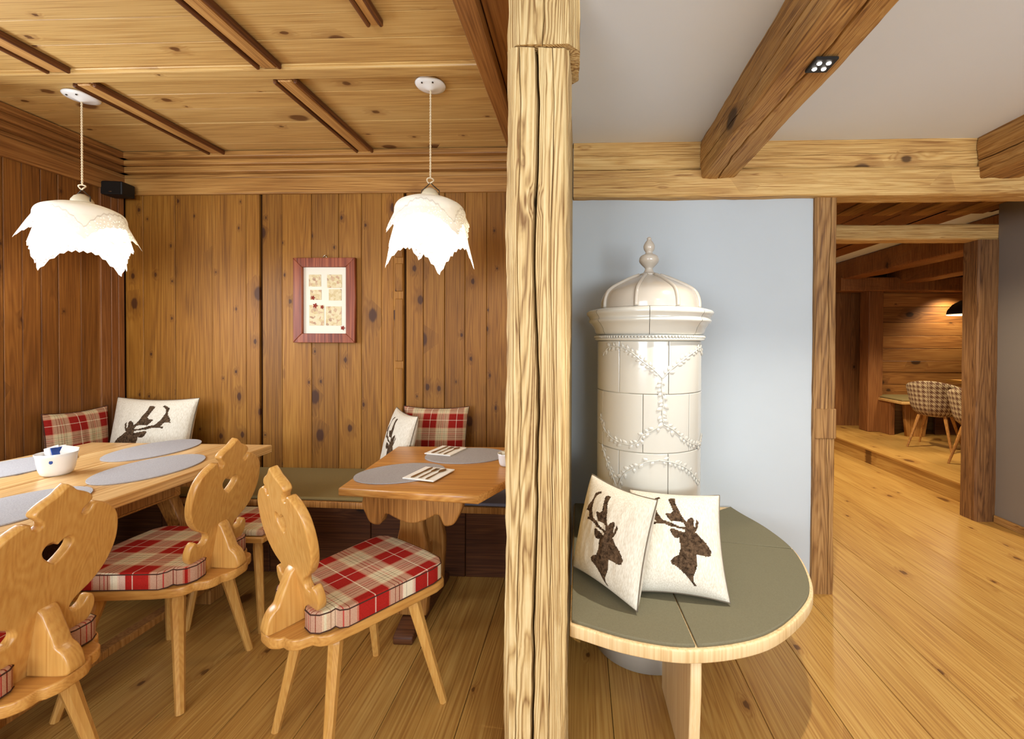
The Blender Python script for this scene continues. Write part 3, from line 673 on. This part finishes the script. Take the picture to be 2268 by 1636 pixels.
def make_chair(label):
    c = thing('carved_chair', label, 'chair', group='carved parlour chairs')
    obj('seat', plate_mesh('seat', SEAT, .034, .005, (), Matrix.Translation((0, 0, ZSEAT - .017))), CHAIRX, c)
    lean = rad(11); up = Vector((-math.sin(lean), 0, math.cos(lean))); side = Vector((0, 1, 0)); nrm = side.cross(up)
    obj('backrest', plate_mesh('backrest', BACK, .028, .005, [heart], basis((-.098, 0, ZSEAT), side, up, nrm)), CHAIRW, c)
    br = S2([(0, 0), (-.105, 0), (-.112, .03), (-.098, .062), (-.080, .078), (-.072, .10), (-.058, .135), (-.044, .168), (-.030, .182)], 3) + [(-.014, .178)]
    obj('back_bracket', plate_mesh('back_bracket', br, .045, .006, (), basis((-.112, 0, ZSEAT + .0005), (1, 0, 0), (0, 0, 1), (0, -1, 0))), CHAIRW, c)
    for top, foot in (((.20, .135, ZSEAT - .03), (.285, .215, 0)), ((.20, -.135, ZSEAT - .03), (.285, -.215, 0)), ((-.055, .10, ZSEAT - .03), (-.125, .165, 0)), ((-.055, -.10, ZSEAT - .03), (-.125, -.165, 0))):
        taper_leg('leg', top, foot, .0235, .0145, CHAIRW, c)
    cu = obj('seat_cushion', plate_mesh('seat_cushion', CUSH, .066, .008, (), Matrix.Translation((0, 0, ZSEAT + .0335)), 3), PLAIDS, c)
    for z in (ZSEAT + .006, ZSEAT + .061):
        path = []
        for i, q in enumerate(CUSH):
            nx = CUSH[(i + 1) % len(CUSH)]; m = max(1, int((Vector(nx) - Vector(q)).length / .03))
            path += [(q[0] + (nx[0] - q[0]) * k / m, q[1] + (nx[1] - q[1]) * k / m, z) for k in range(m)]
        obj('piping', tube_mesh('piping', path, .0021, 5, closed=True), PIPING, cu, True)
    return c
chair = make_chair('carved chair at the long table whose plaid seat shows beside its back'); chair.location = (-1.56, 1.66, 0); chair.rotation_euler.z = rad(180)
c2 = copy_tree(chair); c2.location = (-1.58, 1.10, 0); c2.rotation_euler.z = rad(183); c2['label'] = 'carved chair cut off by the lower corner of the picture, at the long table'
c3 = copy_tree(chair); c3.location = (-.838, 1.462, 0); c3.rotation_euler.z = rad(58); c3['label'] = 'carved chair turned towards the small table with a full red plaid cushion'

# ------------------------------------------------------------------ stool behind the chair
st = thing('stool', 'low stool with plaid pad tucked behind the carved chair', 'stool', (-1.64, 2.06, 0))
box('seat', -.20, .20, -.15, .15, .42, .447, CHAIRX, st, .006, 2)
box('pad', -.19, .19, -.14, .14, .448, .478, PLAIDS, st, .01, 2)
for sx in (-1, 1):
    for sy in (-1, 1): taper_leg('leg', (sx * .13, sy * .09, .42), (sx * .18, sy * .13, 0), .02, .014, CHAIRW, st)

# ------------------------------------------------------------------ corner bench along the parlour walls
cb = thing('corner_bench', 'wall bench with moss green pad running under the picture', 'bench', (0, 0, 0))
outl = [(XL + .038, .3), (-2.62, .3), (-2.62, 2.335), (-1.48, 2.318), (-.21, 2.262), (-.21, 2.868), (XL + .038, 2.868)]
obj('seat_board', plate_mesh('seat_board', outl, .036, .004, (), Matrix.Translation((0, 0, .446))), LEGW, cb)
p1 = [(-2.63, 2.345), (-1.48, 2.328), (-.80, 2.298), (-.80, 2.866), (XL + .04, 2.866), (XL + .04, .32), (-2.63, .32)]
obj('bench_pad', plate_mesh('bench_pad', p1, .018, .006, (), Matrix.Translation((0, 0, .474))), PADB, cb)
p2 = [(-.797, 2.298), (-.215, 2.272), (-.215, 2.866), (-.797, 2.866)]
o = obj('bench_pad', plate_mesh('bench_pad', p2, .018, .006, (), Matrix.Translation((0, 0, .474))), PADB_LIT, cb); o['label'] = 'bench pad behind the small table with bluish light put into its colour'
for x0, x1 in ((-3.0, -2.45), (-2.45, -1.8), (-1.8, -1.2), (-1.2, -.65), (-.65, -.21)):
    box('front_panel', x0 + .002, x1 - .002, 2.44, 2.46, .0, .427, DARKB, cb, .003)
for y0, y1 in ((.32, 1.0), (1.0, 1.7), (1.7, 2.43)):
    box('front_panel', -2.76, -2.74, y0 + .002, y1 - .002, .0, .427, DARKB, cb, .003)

# ------------------------------------------------------------------ long table on splayed legs with a foot rail
lt = thing('dining_table', 'long pale plank table with splayed legs and foot rail', 'table', (-2.255, 1.45, 0))
TX0, TX1, TY0, TY1 = -.53, .53, -.95, .915
xs = [TX0, -.27, .0, .27, TX1]
for i, (a, b) in enumerate(zip(xs, xs[1:])):
    box('top_plank', a + .0008, b - .0008, TY0, TY1, .718, .76, TABY, lt, .004)
for sy, y in ((1, .55), (-1, -.6)):
    for sx in (-1, 1):
        top, foot = Vector((sx * .24, y, .66)), Vector((sx * .345, y + sy * .16, .07))
        d = (foot - top).normalized(); pr_ = plate_mesh('leg', [(-.04, 0), (.04, 0), (.032, (foot - top).length), (-.032, (foot - top).length)], .05, .006, (), basis(top, Vector((1, 0, 0)) - d * d.x, d, d.cross(Vector((1, 0, 0))).normalized()))
        obj('leg', pr_, LEGW, lt)
        box('foot', sx * .345 - .04, sx * .345 + .04, y + sy * .16 - .045, y + sy * .16 + .045, 0, .075, LEGW, lt, .006)
box('apron', -.30, .30, -.66, .60, .585, .705, TABX, lt, .006)
box('drawer_front', .301, .318, -.30, .12, .60, .69, LEGW, lt, .006)
box('drawer_front', .301, .318, .17, .55, .60, .69, LEGW, lt, .006)
box('cleat', -.48, .48, .50, .57, .66, .717, LEGW, lt, .006); box('cleat', -.48, .48, -.63, -.56, .66, .717, LEGW, lt, .006)
for x in (-.345, .345): box('foot_rail', x - .03, x + .03, -.74, .70, .075, .11, LEGW, lt, .006)
for y in (-.76, .71): box('foot_rail', -.37, .37, y - .03, y + .03, .075, .11, LEGW, lt, .006)

# ------------------------------------------------------------------ small table on a carved pedestal
sm = thing('dining_table', 'small warm brown table with clipped corner on a carved pedestal', 'table', (-.66, 2.0, 0))
cx_, cy_ = -.66, 2.0
top = [(-.962, 1.690), (-.384, 1.628), (-.305, 1.815), (-.262, 2.30), (-.33, 2.385), (-1.012, 2.372)]
obj('table_top', plate_mesh('table_top', [(x - cx_, y - cy_) for x, y in top], .034, .006, (), Matrix.Translation((0, 0, .743))), TABX, sm)
apr = S2([(-.19, .075), (-.20, .045), (-.185, .020), (-.165, .0), (-.130, -.004), (-.115, .012), (-.10, .022), (-.05, .008), (0, .0), (.05, .008), (.10, .022), (.115, .012), (.130, -.004), (.165, .0), (.185, .02), (.20, .045), (.19, .075)], 4)
for yy in (-.22, .22):
    obj('bearer', plate_mesh('bearer', [(x * 1.05, y * 1.75) for x, y in apr], .06, .008, (), basis((-.03, yy, .594), (1, 0, 0), (0, 0, 1), (0, -1, 0))), LEGW, sm)
ped = S2([(.07, 0), (.078, .12), (.085, .24), (.070, .34), (.055, .42), (.060, .52), (.085, .60), (.10, .655)], 4)
for yy in (.0, .22):
    obj('upright', plate_mesh('upright', ped + [(-x, y) for x, y in reversed(ped)], .055, .008, (), basis((-.12, yy, .07), (1, 0, 0), (0, 0, 1), (0, -1, 0))), LEGW, sm)
box('stretcher', -.15, -.09, .03, .19, .26, .33, LEGW, sm, .006)
obj('foot', plate_mesh('foot', S2([(-.24, 0), (-.24, .035), (-.18, .055), (-.10, .07), (.14, .07), (.22, .055), (.30, .035), (.30, 0)], 3), .09, .006, (), basis((-.12, .12, 0), (0, 1, 0), (0, 0, 1), (1, 0, 0))), DARKB, sm)

# ------------------------------------------------------------------ things on the tables
def ellipse(a, b, n=64): return [(a * math.cos(2 * math.pi * i / n), b * math.sin(2 * math.pi * i / n)) for i in range(n)]
TZ = .7605
def mat_at(label, x, y, a, b, rz):
    o = obj('placemat', plate_mesh('placemat', ellipse(a, b), .005, .001, (), Matrix.Translation((0, 0, .0025))), FELT)
    o.location = (x, y, TZ); o.rotation_euler.z = rad(rz); tag(o, label, 'placemat', 'oval felt placemats'); return o
def pm(px, py): p = P(px, py, Z=TZ); return p.x, p.y
mat_at('oval felt placemat on the small table near its front edge', *pm(888, 1048), .19, .142, 24)
mat_at('oval felt placemat on the small table beside the porcelain cup', *pm(1033, 1009), .205, .150, 8)
mat_at('oval felt placemat far end of the long table by the stag pillow', *pm(343, 996), .235, .165, 96)
mat_at('oval felt placemat behind the carved chair back on the long table', *pm(335, 1037), .235, .165, 96)
mat_at('oval felt placemat beyond the sugar bowl on the long table', *pm(25, 1036), .235, .165, 96)
mat_at('oval felt placemat half hidden by the carved chair in the corner', *pm(15, 1130), .235, .165, 96)

def cutlery(label, px, py, rz, group):
    x, y = pm(px, py)
    n = obj('napkin', box_mesh('napkin', -.075, .075, -.085, .085, 0, .005, .001), NAPKIN); n.location = (x, y, TZ + .0055); n.rotation_euler.z = rad(rz)
    tag(n, 'folded white napkin ' + label, 'napkin', 'napkins')
    z = .0065
    def lay(name, outline, dx, lab, cat, th=.0025, extra=None):
        o = obj(name, plate_mesh(name, outline, th, .0008, (), Matrix.Translation((0, 0, z))), STEEL)
        c_ = math.cos(rad(rz)); s_ = math.sin(rad(rz))
        o.location = (x + dx * c_, y + dx * s_, TZ + .0055); o.rotation_euler.z = rad(rz); tag(o, lab + ' on the napkin ' + label, cat, group); return o
    kn = S2([(-.008, -.07), (.008, -.07), (.006, .0), (.009, .02), (.009, .06), (.002, .078), (-.006, .06), (-.005, 0)], 3, True)
    lay('knife', kn, -.036, 'steel knife', 'knife')
    fk = [(-.006, -.072), (.006, -.072), (.003, .015), (.010, .030), (.010, .070), (.007, .070), (.0065, .040), (.004, .040), (.0035, .070), (.001, .070), (.0005, .040), (-.0015, .040), (-.002, .070), (-.0045, .070), (-.005, .040), (-.0075, .040), (-.008, .070), (-.010, .070), (-.010, .030), (-.003, .015)]
    lay('fork', fk, 0, 'steel fork', 'fork')
    sp = S2([(-.006, -.072), (.006, -.072), (.003, .01), (.012, .035), (.013, .055), (.0, .074), (-.013, .055), (-.012, .035), (-.003, .01)], 3, True)
    lay('spoon', sp, .036, 'steel spoon', 'spoon')
cutlery('at the front placemat of the small table', 951, 1053, -14, 'cutlery on napkins')
cutlery('at the rear placemat of the small table', 988, 1001, -14, 'cutlery on napkins')

def sugar_bowl(label, x, y, s=1.0):
    b = thing('sugar_bowl', label, 'bowl', (x, y, TZ))
    pr2 = [(0, 0), (.045, 0), (.056, .006), (.062, .018), (.0625, .020), (.0635, .022), (.066, .034), (.0665, .036), (.0675, .038), (.0705, .058), (.0755, .068), (.073, .069), (.067, .058), (.062, .034), (.05, .012), (0, .008)]
    obj('body', lathe_mesh('body', [(r * s * .88, z * s * 1.4) for r, z in pr2], 40), PORC, b, True)
    obj('painted_sprig', plate_mesh('painted_sprig', ellipse(.006, .008, 12), .001, .0003, (), basis((.0355 * s, -.049 * s, .065 * s), (.8, .6, 0), (0, 0, 1), (.6, -.8, 0))), BLUE, b)
    return b
bx_, by_ = pm(126, 1050)
sugar_bowl('white ribbed porcelain bowl filled with sugar sachets on the long table', bx_, by_)
for i, (dx, dy, rz_, m_, lab) in enumerate(((-.03, .005, 20, NAPKIN, 'white sugar sachet leaning in the porcelain bowl'), (-.01, .02, 60, NAPKIN, 'white sugar sachet at the back of the porcelain bowl'), (.018, -.004, 100, BLUE, 'blue printed sugar sachet in the porcelain bowl'), (.032, .02, 40, NAPKIN, 'white sugar sachet against the bowl rim'))):
    o = obj('sugar_sachet', box_mesh('sugar_sachet', -.026, .026, -.002, .002, .0, .042, .001), m_); o.location = (bx_ + dx * .8, by_ + dy * .8, TZ + .078); o.rotation_euler = (rad(-18), rad(12 * (i - 1.5)), rad(rz_)); tag(o, lab, 'sachet', 'sugar sachets')
gx, gy = pm(1121, 1030)
sugar_bowl('small white porcelain cup at the small table edge beside the pillar', gx, gy, .62)
o = obj('candle', lathe_mesh('candle', [(0, 0), (.015, 0), (.016, .004), (.02, .05), (.016, .056), (0, .056)], 24), CAPM); o.location = (gx, gy, TZ + .012); tag(o, 'cream candle standing in the small porcelain cup', 'candle')

# ------------------------------------------------------------------ pillows in the parlour
pillow('wide linen stag pillow in the bench corner', (P(228, 930, Y=2.67).x, 2.67, .487), (1, 0), 11, .56, .485, .15, LINEN, DEER, True, piping=LINP)
pillow('red plaid pillow against the dim corner wall', (XL + .095, 2.365, .487), (0, 1), 3, .35, .43, .10, PLAIDP, flip=False)
pillow('red plaid pillow against the wall beside the pillar', (P(886, 930, Y=2.72).x, 2.72, .487), (1, 0), 8, .43, .44, .13, PLAIDP)
pillow('linen stag pillow turned sideways behind the small table', (-1.275, 2.71, .487), (.62, -.78), 14, .43, .44, .13, LINEN, DEER, piping=LINP)

# ------------------------------------------------------------------ lace lamps
t = NT('lace_cloth'); bd = t.n('Attribute', attribute_name='border').outputs['Fac']; tc = t.n('TexCoord').outputs['Object']
tr = t.n('BsdfTranslucent', i_Color=(.8, .77, .7, 1)); df = t.n('BsdfDiffuse', i_Color=(.92, .91, .88, 1)); mx = t.n('MixShader', i_0=.34)
t.t.links.new(df.outputs[0], mx.inputs[1]); t.t.links.new(tr.outputs[0], mx.inputs[2])
vo = t.n('TexVoronoi', feature='F1', i_Scale=95.0, i_Vector=tc)
band = t.math('MULTIPLY', t.smooth(bd, .075, .060), t.smooth(bd, .002, .006))
hole = t.math('MULTIPLY', t.math('LESS_THAN', vo.outputs['Distance'], .26), band)
tp = t.n('BsdfTransparent'); m2 = t.n('MixShader'); t.set(m2.inputs[0], t.math('MULTIPLY', hole, .75))
t.t.links.new(mx.outputs[0], m2.inputs[1]); t.t.links.new(tp.outputs[0], m2.inputs[2])
hem = t.math('MULTIPLY', t.smooth(bd, .066, .070), t.smooth(bd, .077, .073)); dk = t.n('BsdfDiffuse', i_Color=(.55, .5, .43, 1)); m3 = t.n('MixShader'); t.set(m3.inputs[0], t.math('MULTIPLY', hem, .6))
t.t.links.new(m2.outputs[0], m3.inputs[1]); t.t.links.new(dk.outputs[0], m3.inputs[2]); t.t.links.new(m3.outputs[0], t.out.inputs[0]); LACE = t.m
BULB = emit('bulb_glow', (1, .86, .62), 8)
def cloth_mesh(name, a, R0, slope, rot, ztop, fold=.010, seed=0):
    NA, NR = 240, 46; vs, fs, at = [], [], []
    for i in range(NA):
        th = 2 * math.pi * i / NA; q = th - rot; sb = a / max(abs(math.cos(q)), abs(math.sin(q)))
        edge = abs(((i * 2) / 12.0) % 1 - .5) * 2; stp = abs(((i) / 24.0) % 1 - .5) * 2
        sb = sb * (1 - .025 + .035 * edge + .02 * stp)
        for k in range(NR + 1):
            s = .012 + (sb - .012) * k / NR
            if s < R0: r, z = s, -.035 * (s / R0) ** 2.2
            else:
                e = s - R0; sl = rad(slope) * min(1, .45 + e / .06 * .55); r = R0 + e * math.cos(sl); z = -.035 - e * math.sin(sl)
                r += fold * min(1, e / .1) * math.sin(8 * th + seed) + fold * .6 * min(1, e / .1) * math.sin(5 * th + 1 + seed)
            vs.append((r * math.cos(th), r * math.sin(th), ztop + z)); at.append(sb - s)
    for i in range(NA):
        j = (i + 1) % NA
        for k in range(NR): fs.append((i * (NR + 1) + k, j * (NR + 1) + k, j * (NR + 1) + k + 1, i * (NR + 1) + k + 1))
    me = mesh(name, vs, fs); A = me.attributes.new('border', 'FLOAT', 'POINT'); A.data.foreach_set('value', at); return me
def lamp(label, x, y):
    L = thing('pendant_lamp', label, 'lamp', (x, y, ZP), group='lace pendant lamps')
    rose = [(0, -.001), (.069, -.001), (.072, -.006), (.067, -.012), (.05, -.017), (.030, -.021), (.014, -.028), (.006, -.03), (0, -.03)]
    ro = obj('ceiling_rose', lathe_mesh('ceiling_rose', rose, 40), PORC, L, True)
    for a in (rad(-60), rad(-120)): obj('screw', lathe_mesh('screw', [(0, -.004), (.004, -.004), (.004, 0), (0, 0)], 10, off=(.052 * math.cos(a), .052 * math.sin(a), -.0172)), IRON, ro)
    zt = -.545
    for ph in (0, math.pi):
        pts = [(.0022 * math.cos(k * .9 + ph), .0022 * math.sin(k * .9 + ph), -.028 - (.455 - .028) * k / 110) for k in range(111)]
        obj('cord', tube_mesh('cord', pts, .0026, 6), CORD, L, True)
    obj('cord_knot', tube_mesh('cord_knot', [(.016 * math.cos(w), .006 * math.sin(2 * w), -.465 + .012 * math.sin(w)) for w in [2 * math.pi * k / 24 for k in range(24)]], .0035, 6, closed=True), CORD, L, True)
    obj('hook', tube_mesh('hook', [(-.042, 0, zt + .006), (-.044, 0, zt + .03), (-.02, 0, zt + .05), (0, 0, zt + .07), (.02, 0, zt + .05), (.044, 0, zt + .03), (.042, 0, zt + .006)], .0028, 6), IRON, L, True)
    obj('cap', lathe_mesh('cap', [(0, zt + .045), (.012, zt + .044), (.030, zt + .032), (.042, zt + .012), (.044, zt - .004), (0, zt - .004)], 32), CAPM, L, True)
    obj('cloth', cloth_mesh('cloth', .240, .140, 66, rad(6), zt, .003), LACE, L, True)
    obj('under_cloth', cloth_mesh('under_cloth', .318, .135, 76, rad(51), zt - .008, .006, 2), LACE, L, True)
    ring = [(.130 * math.cos(w), .130 * math.sin(w), zt - .05) for w in [2 * math.pi * k / 48 for k in range(48)]]
    wr = obj('wire_frame', tube_mesh('wire_frame', ring, .0025, 6, closed=True), IRON, L, True)
    b = obj('bulb', lathe_mesh('bulb', [(0, zt - .20), (.018, zt - .195), (.029, zt - .175), (.030, zt - .16), (.022, zt - .135), (.014, zt - .115), (.013, zt - .08), (0, zt - .08)], 20), BULB, L, True)
    l = D.lights.new('bulb_light', 'POINT'); l.energy = 5.5; l.color = (1, .9, .74); l.shadow_soft_size = .045
    lo = D.objects.new('bulb_light', l); COL.objects.link(lo); lo.parent = L; lo.location = (0, 0, zt - .235)
    return L
lamp('white lace pendant lamp over the small table', -.73, 2.085)
lamp('white lace pendant lamp over the long table', -2.55, 2.13)

# ------------------------------------------------------------------ framed picture
px0, pz1 = P(650, 571, Y=YB - .045), P(787, 759, Y=YB - .045)
fx0, fx1, fz1, fz0 = px0.x, pz1.x, px0.z, pz1.z
pic = thing('picture_frame', 'red brown framed collage picture on the pine wall', 'picture', ((fx0 + fx1) / 2, YB - .022, fz0))
w2, hh, fw = (fx1 - fx0) / 2, fz1 - fz0, .062
for pts in ([(-w2, 0), (w2, 0), (w2 - fw, fw), (-w2 + fw, fw)], [(-w2, hh), (-w2, 0), (-w2 + fw, fw), (-w2 + fw, hh - fw)], [(w2, 0), (w2, hh), (w2 - fw, hh - fw), (w2 - fw, fw)], [(w2, hh), (-w2, hh), (-w2 + fw, hh - fw), (w2 - fw, hh - fw)]):
    obj('frame_side', plate_mesh('frame_side', pts, .03, .004, (), basis((0, -.016, 0), (1, 0, 0), (0, 0, 1), (0, -1, 0))), FRAMEW, pic)
box('mat_board', -w2 + fw - .004, w2 - fw + .004, -.010, -.002, fw - .004, hh - fw + .004, plain('cream_card', (232, 226, 208), .8, .2), pic, 0)
iw, ih = 2 * (w2 - fw), hh - 2 * fw
t = NT('collage_print'); tc = t.n('TexCoord').outputs['Object']
vc = t.n('TexVoronoi', i_Vector=tc, i_Scale=55.0); sc_ = t.n('SeparateColor', i_0=vc.outputs['Color'])
t.set(t.b.inputs['Base Color'], t.mix(t.math('MULTIPLY', t.noise(tc, 30, 3), .9), t.ramp(sc_.outputs[0], [(0, lin((214, 196, 150))), (.35, lin((196, 168, 112))), (.6, lin((222, 206, 170))), (.8, lin((180, 120, 92))), (.93, lin((138, 62, 48)))], 'CONSTANT'), lin((220, 206, 168)))); t.b.inputs['Roughness'].default_value = .8; PRINT = t.m
for u0, u1, v0, v1 in ((.12, .40, .71, .89), (.54, .88, .69, .89), (.15, .41, .51, .66), (.58, .87, .50, .67), (.13, .47, .12, .43), (.51, .87, .12, .41)):
    x0, x1, z0, z1 = -iw / 2 + iw * u0, -iw / 2 + iw * u1, fw + ih * v0, fw + ih * v1
    box('collage_square', x0, x1, -.0125, -.010, z0, z1, PRINT, pic, .0008)
RED = plain('dried_petal_red', (140, 58, 46), .8, .1)
for u, v, r in ((.22, .54, .012), (.43, .40, .010), (.90, .085, .012), (.27, .42, .014)):
    obj('dried_flower', plate_mesh('dried_flower', [(r * (1 + .3 * math.cos(5 * w)) * math.cos(w), r * (1 + .3 * math.cos(5 * w)) * math.sin(w)) for w in [2 * math.pi * k / 30 for k in range(30)]], .002, .0005, (), basis((-iw / 2 + iw * u, -.0138, fw + ih * v), (1, 0, 0), (0, 0, 1), (0, -1, 0))), RED, pic)
obj('hanger', tube_mesh('hanger', [(-.012, -.014, hh - .004), (-.01, -.014, hh + .012), (0, -.014, hh + .02), (.01, -.014, hh + .012), (.012, -.014, hh - .004)], .003, 6), STEEL, pic, True)

# ------------------------------------------------------------------ loudspeaker in the corner
sa, sb_ = P(225, 398, Y=2.70), P(276, 431, Y=2.70)
sp = thing('loudspeaker', 'small black loudspeaker high in the dim corner', 'speaker', ((sa.x + sb_.x) / 2 - .045, 2.77, sb_.z + .012), rad(8))
hw = (sb_.x - sa.x) / 2 * .85; hz = (sa.z - sb_.z) * .9
box('body', -hw, hw, -.05, .05, 0, hz, BLACK, sp, .008, 2); box('grille', -hw + .008, hw - .008, -.054, -.0505, .008, hz - .008, plain('speaker_cloth', (34, 30, 27), .95, .05, nscale=500, namt=.5), sp, .001)
box('badge', -.008, .008, -.056, -.0545, .012, .018, STEEL, sp, 0); box('bracket', -.015, .015, .05, .09, hz * .3, hz * .7, BLACK, sp, .002)

# ------------------------------------------------------------------ spotlight plate let into the old beam
def beam_spot(label, x, y, z, power, tgt, ang):
    s = thing('spotlight', label, 'spotlight', (x, y, z), rad(0), 'square beam spotlights')
    box('plate', -.034, .034, -.034, .034, -.006, .004, BLACK, s, .002)
    for a in (-1, 1):
        for b in (-1, 1): obj('lens', lathe_mesh('lens', [(0, -.008), (.006, -.008), (.007, -.006), (0, -.006)], 16, off=(a * .014, b * .014, 0)), emit('lens_glow', (1, .93, .82), 25), s, True)
    spot('spot_light', (x, y, z - .02), tgt, power, ang, .6, .02, NEUT)
    return s
beam_spot('square black four lens spotlight under the old ceiling beam', .738, 1.372, 2.204, 82, (1.0, 1.05, 0), 124)
beam_spot('square black spotlight further along the old beam towards the viewer', .738, -.3, 2.204, 14, (.6, 1.0, 0), 130)

# ------------------------------------------------------------------ far seating area
t = NT('houndstooth'); tcn = t.n('TexCoord').outputs['Object']; spx = t.n('SeparateXYZ', i_0=tcn)
ua = t.math('MULTIPLY', t.math('ARCTAN2', spx.outputs[1], spx.outputs[0]), 5.0); va = t.math('MULTIPLY', spx.outputs[2], 20.0)
fu, fv = t.math('FRACT', t.math('ADD', ua, 20)), t.math('FRACT', t.math('ADD', va, 20))
A_, B_ = t.math('GREATER_THAN', fu, .5), t.math('GREATER_THAN', fv, .5)
Dg = t.math('GREATER_THAN', t.math('FRACT', t.math('MULTIPLY', t.math('ADD', fu, fv), 2.0)), .5)
xo = t.math('ABSOLUTE', t.math('SUBTRACT', A_, B_)); dk_ = t.math('ADD', t.math('MULTIPLY', A_, B_), t.math('MULTIPLY', xo, Dg))
t.set(t.b.inputs['Base Color'], t.mix(dk_, lin((176, 154, 120)), lin((98, 66, 46)))); t.b.inputs['Roughness'].default_value = .9; HOUND = t.m
def armchair(label, x, y, rz):
    c = thing('armchair', label, 'chair', (x, y, .17), rz, 'checked bucket armchairs')
    c.scale = (.92, .92, 1)
    NA, vs, fs = 40, [], []
    def top(w): return .43 + .33 * max(0, math.cos((w - math.pi) * .62)) ** .8
    prof = [(0, .36), (.10, .355), (.17, .37), (.215, .41), (.24, .47)]
    ring = []
    for i in range(NA + 1):
        w = rad(52) + (2 * math.pi - 2 * rad(52)) * i / NA; h = top(w); col = []
        for r, z in prof: col.append((r, z))
        for k in range(1, 7): col.append((.24 + .045 * k / 6, .47 + (h - .47) * k / 6 if h > .47 else .47 + .002 * k))
        inner = [(r - .022 if r > .05 else r, z + .03 if r < .2 else z) for r, z in reversed(col)]
        loop = col + inner
        for r, z in loop: vs.append((r * math.cos(w), r * math.sin(w), z))
    n = len(loop)
    for i in range(NA):
        for k in range(n - 1): fs.append((i * n + k, (i + 1) * n + k, (i + 1) * n + k + 1, i * n + k + 1))
    fs.append(tuple(range(n))); fs.append(tuple(NA * n + k for k in range(n))[::-1])
    obj('shell', mesh('shell', vs, fs), HOUND, c, True)
    obj('seat_cushion', lathe_mesh('seat_cushion', [(0, .40), (.19, .40), (.215, .43), (.20, .465), (0, .475)], 32), HOUND, c, True)
    for sx in (-1, 1):
        for sy in (-1, 1): taper_leg('leg', (sx * .12, sy * .12, .38), (sx * .23, sy * .21, 0), .02, .011, LEGW, c)
    return c
armchair('checked bucket armchair beside the far room bench', 3.99, 5.02, rad(38))
armchair('checked bucket armchair partly hidden by the dark passage post', 3.88, 4.32, rad(34))
ft = thing('cafe_table', 'thin topped table with brass edge behind the checked armchairs', 'table', (4.75, 4.72, .17))
box('table_top', -.52, .55, -.45, .45, .735, .755, TABX, ft, .004)
box('edge_band', -.528, -.521, -.45, .45, .732, .758, BRASS, ft, .001); box('edge_band', -.52, .55, -.458, -.451, .732, .758, BRASS, ft, .001)
obj('pedestal', lathe_mesh('pedestal', [(0, 0), (.26, 0), (.26, .012), (.04, .03), (.032, .1), (.032, .70), (.10, .735), (0, .735)], 24), BRASS, ft, True)
nb = thing('niche_bench', 'small padded wall bench against the glowing plank wall', 'bench', (4.35, 5.72, .17))
box('seat', -.42, 1.9, -.28, .30, .42, .455, OLDX, nb, .006); box('pad', -.40, 1.9, -.26, .30, .456, .478, PADB, nb, .006)
box('side_panel', -.40, -.34, -.05, .28, 0, .42, FARZ, nb, .004)
obj('front_leg', plate_mesh('front_leg', [(-.22, .42), (.10, .42), (.04, 0), (-.18, 0)], .05, .004, (), basis((-.06, -.10, 0), (1, 0, 0), (0, 0, 1), (0, -1, 0))), LEGW, nb)
box('front_panel', .2, 1.9, .0, .03, 0, .42, DARKB, nb, .003)
ps = P(2128, 957, Z=.54)
sl = thing('low_stool', 'low wooden stool on the platform behind the dark passage post', 'stool', (ps.x + .25, 3.80, .17))
box('seat', -.25, .25, -.13, .13, .335, .37, CHAIRX, sl, .006)
for sx in (-1, 1):
    for sy in (-1, 1): taper_leg('leg', (sx * .16, sy * .08, .335), (sx * .20, sy * .11, 0), .018, .013, LEGW, sl)
pl = P(2150, 697, Y=4.75)
fp = thing('dome_lamp', 'black dome pendant lamp over the far table', 'lamp', (pl.x, pl.y, pl.z))
obj('shade', lathe_mesh('shade', [(.20, 0), (.19, .05), (.15, .11), (.09, .15), (.03, .17), (0, .172)], 40), BLACK, fp, True)
obj('diffuser', lathe_mesh('diffuser', [(0, .004), (.185, .004), (.196, .0), (.20, .006), (0, .01)], 40), emit('lamp_diffuser', (1, .8, .52), 4), fp, True)
obj('cord', tube_mesh('cord', [(0, 0, .17), (0, 0, 2.385 - pl.z)], .006, 6), BLACK, fp)
l = D.lights.new('dome_lamp_light', 'SPOT'); l.energy = 40; l.color = WARM; l.spot_size = rad(150); l.spot_blend = .5; l.shadow_soft_size = .1
lo = D.objects.new('dome_lamp_light', l); COL.objects.link(lo); lo.parent = fp; lo.location = (0, 0, -.02)
# wall washer under the cross beam of the far room and downlights of the passage
spot('niche_wash', (4.9, 5.75, 2.0), (4.9, 6.05, 1.0), 40, 120, .8, .05, WARM)
spot('passage_downlight', (2.2, 2.72, 2.36), (2.3, 3.0, 0), 60, 120, .7, .04, WARM)
spot('far_room_downlight', (2.6, 4.6, 2.36), (2.7, 4.6, 0), 190, 120, .7, .04, WARM)
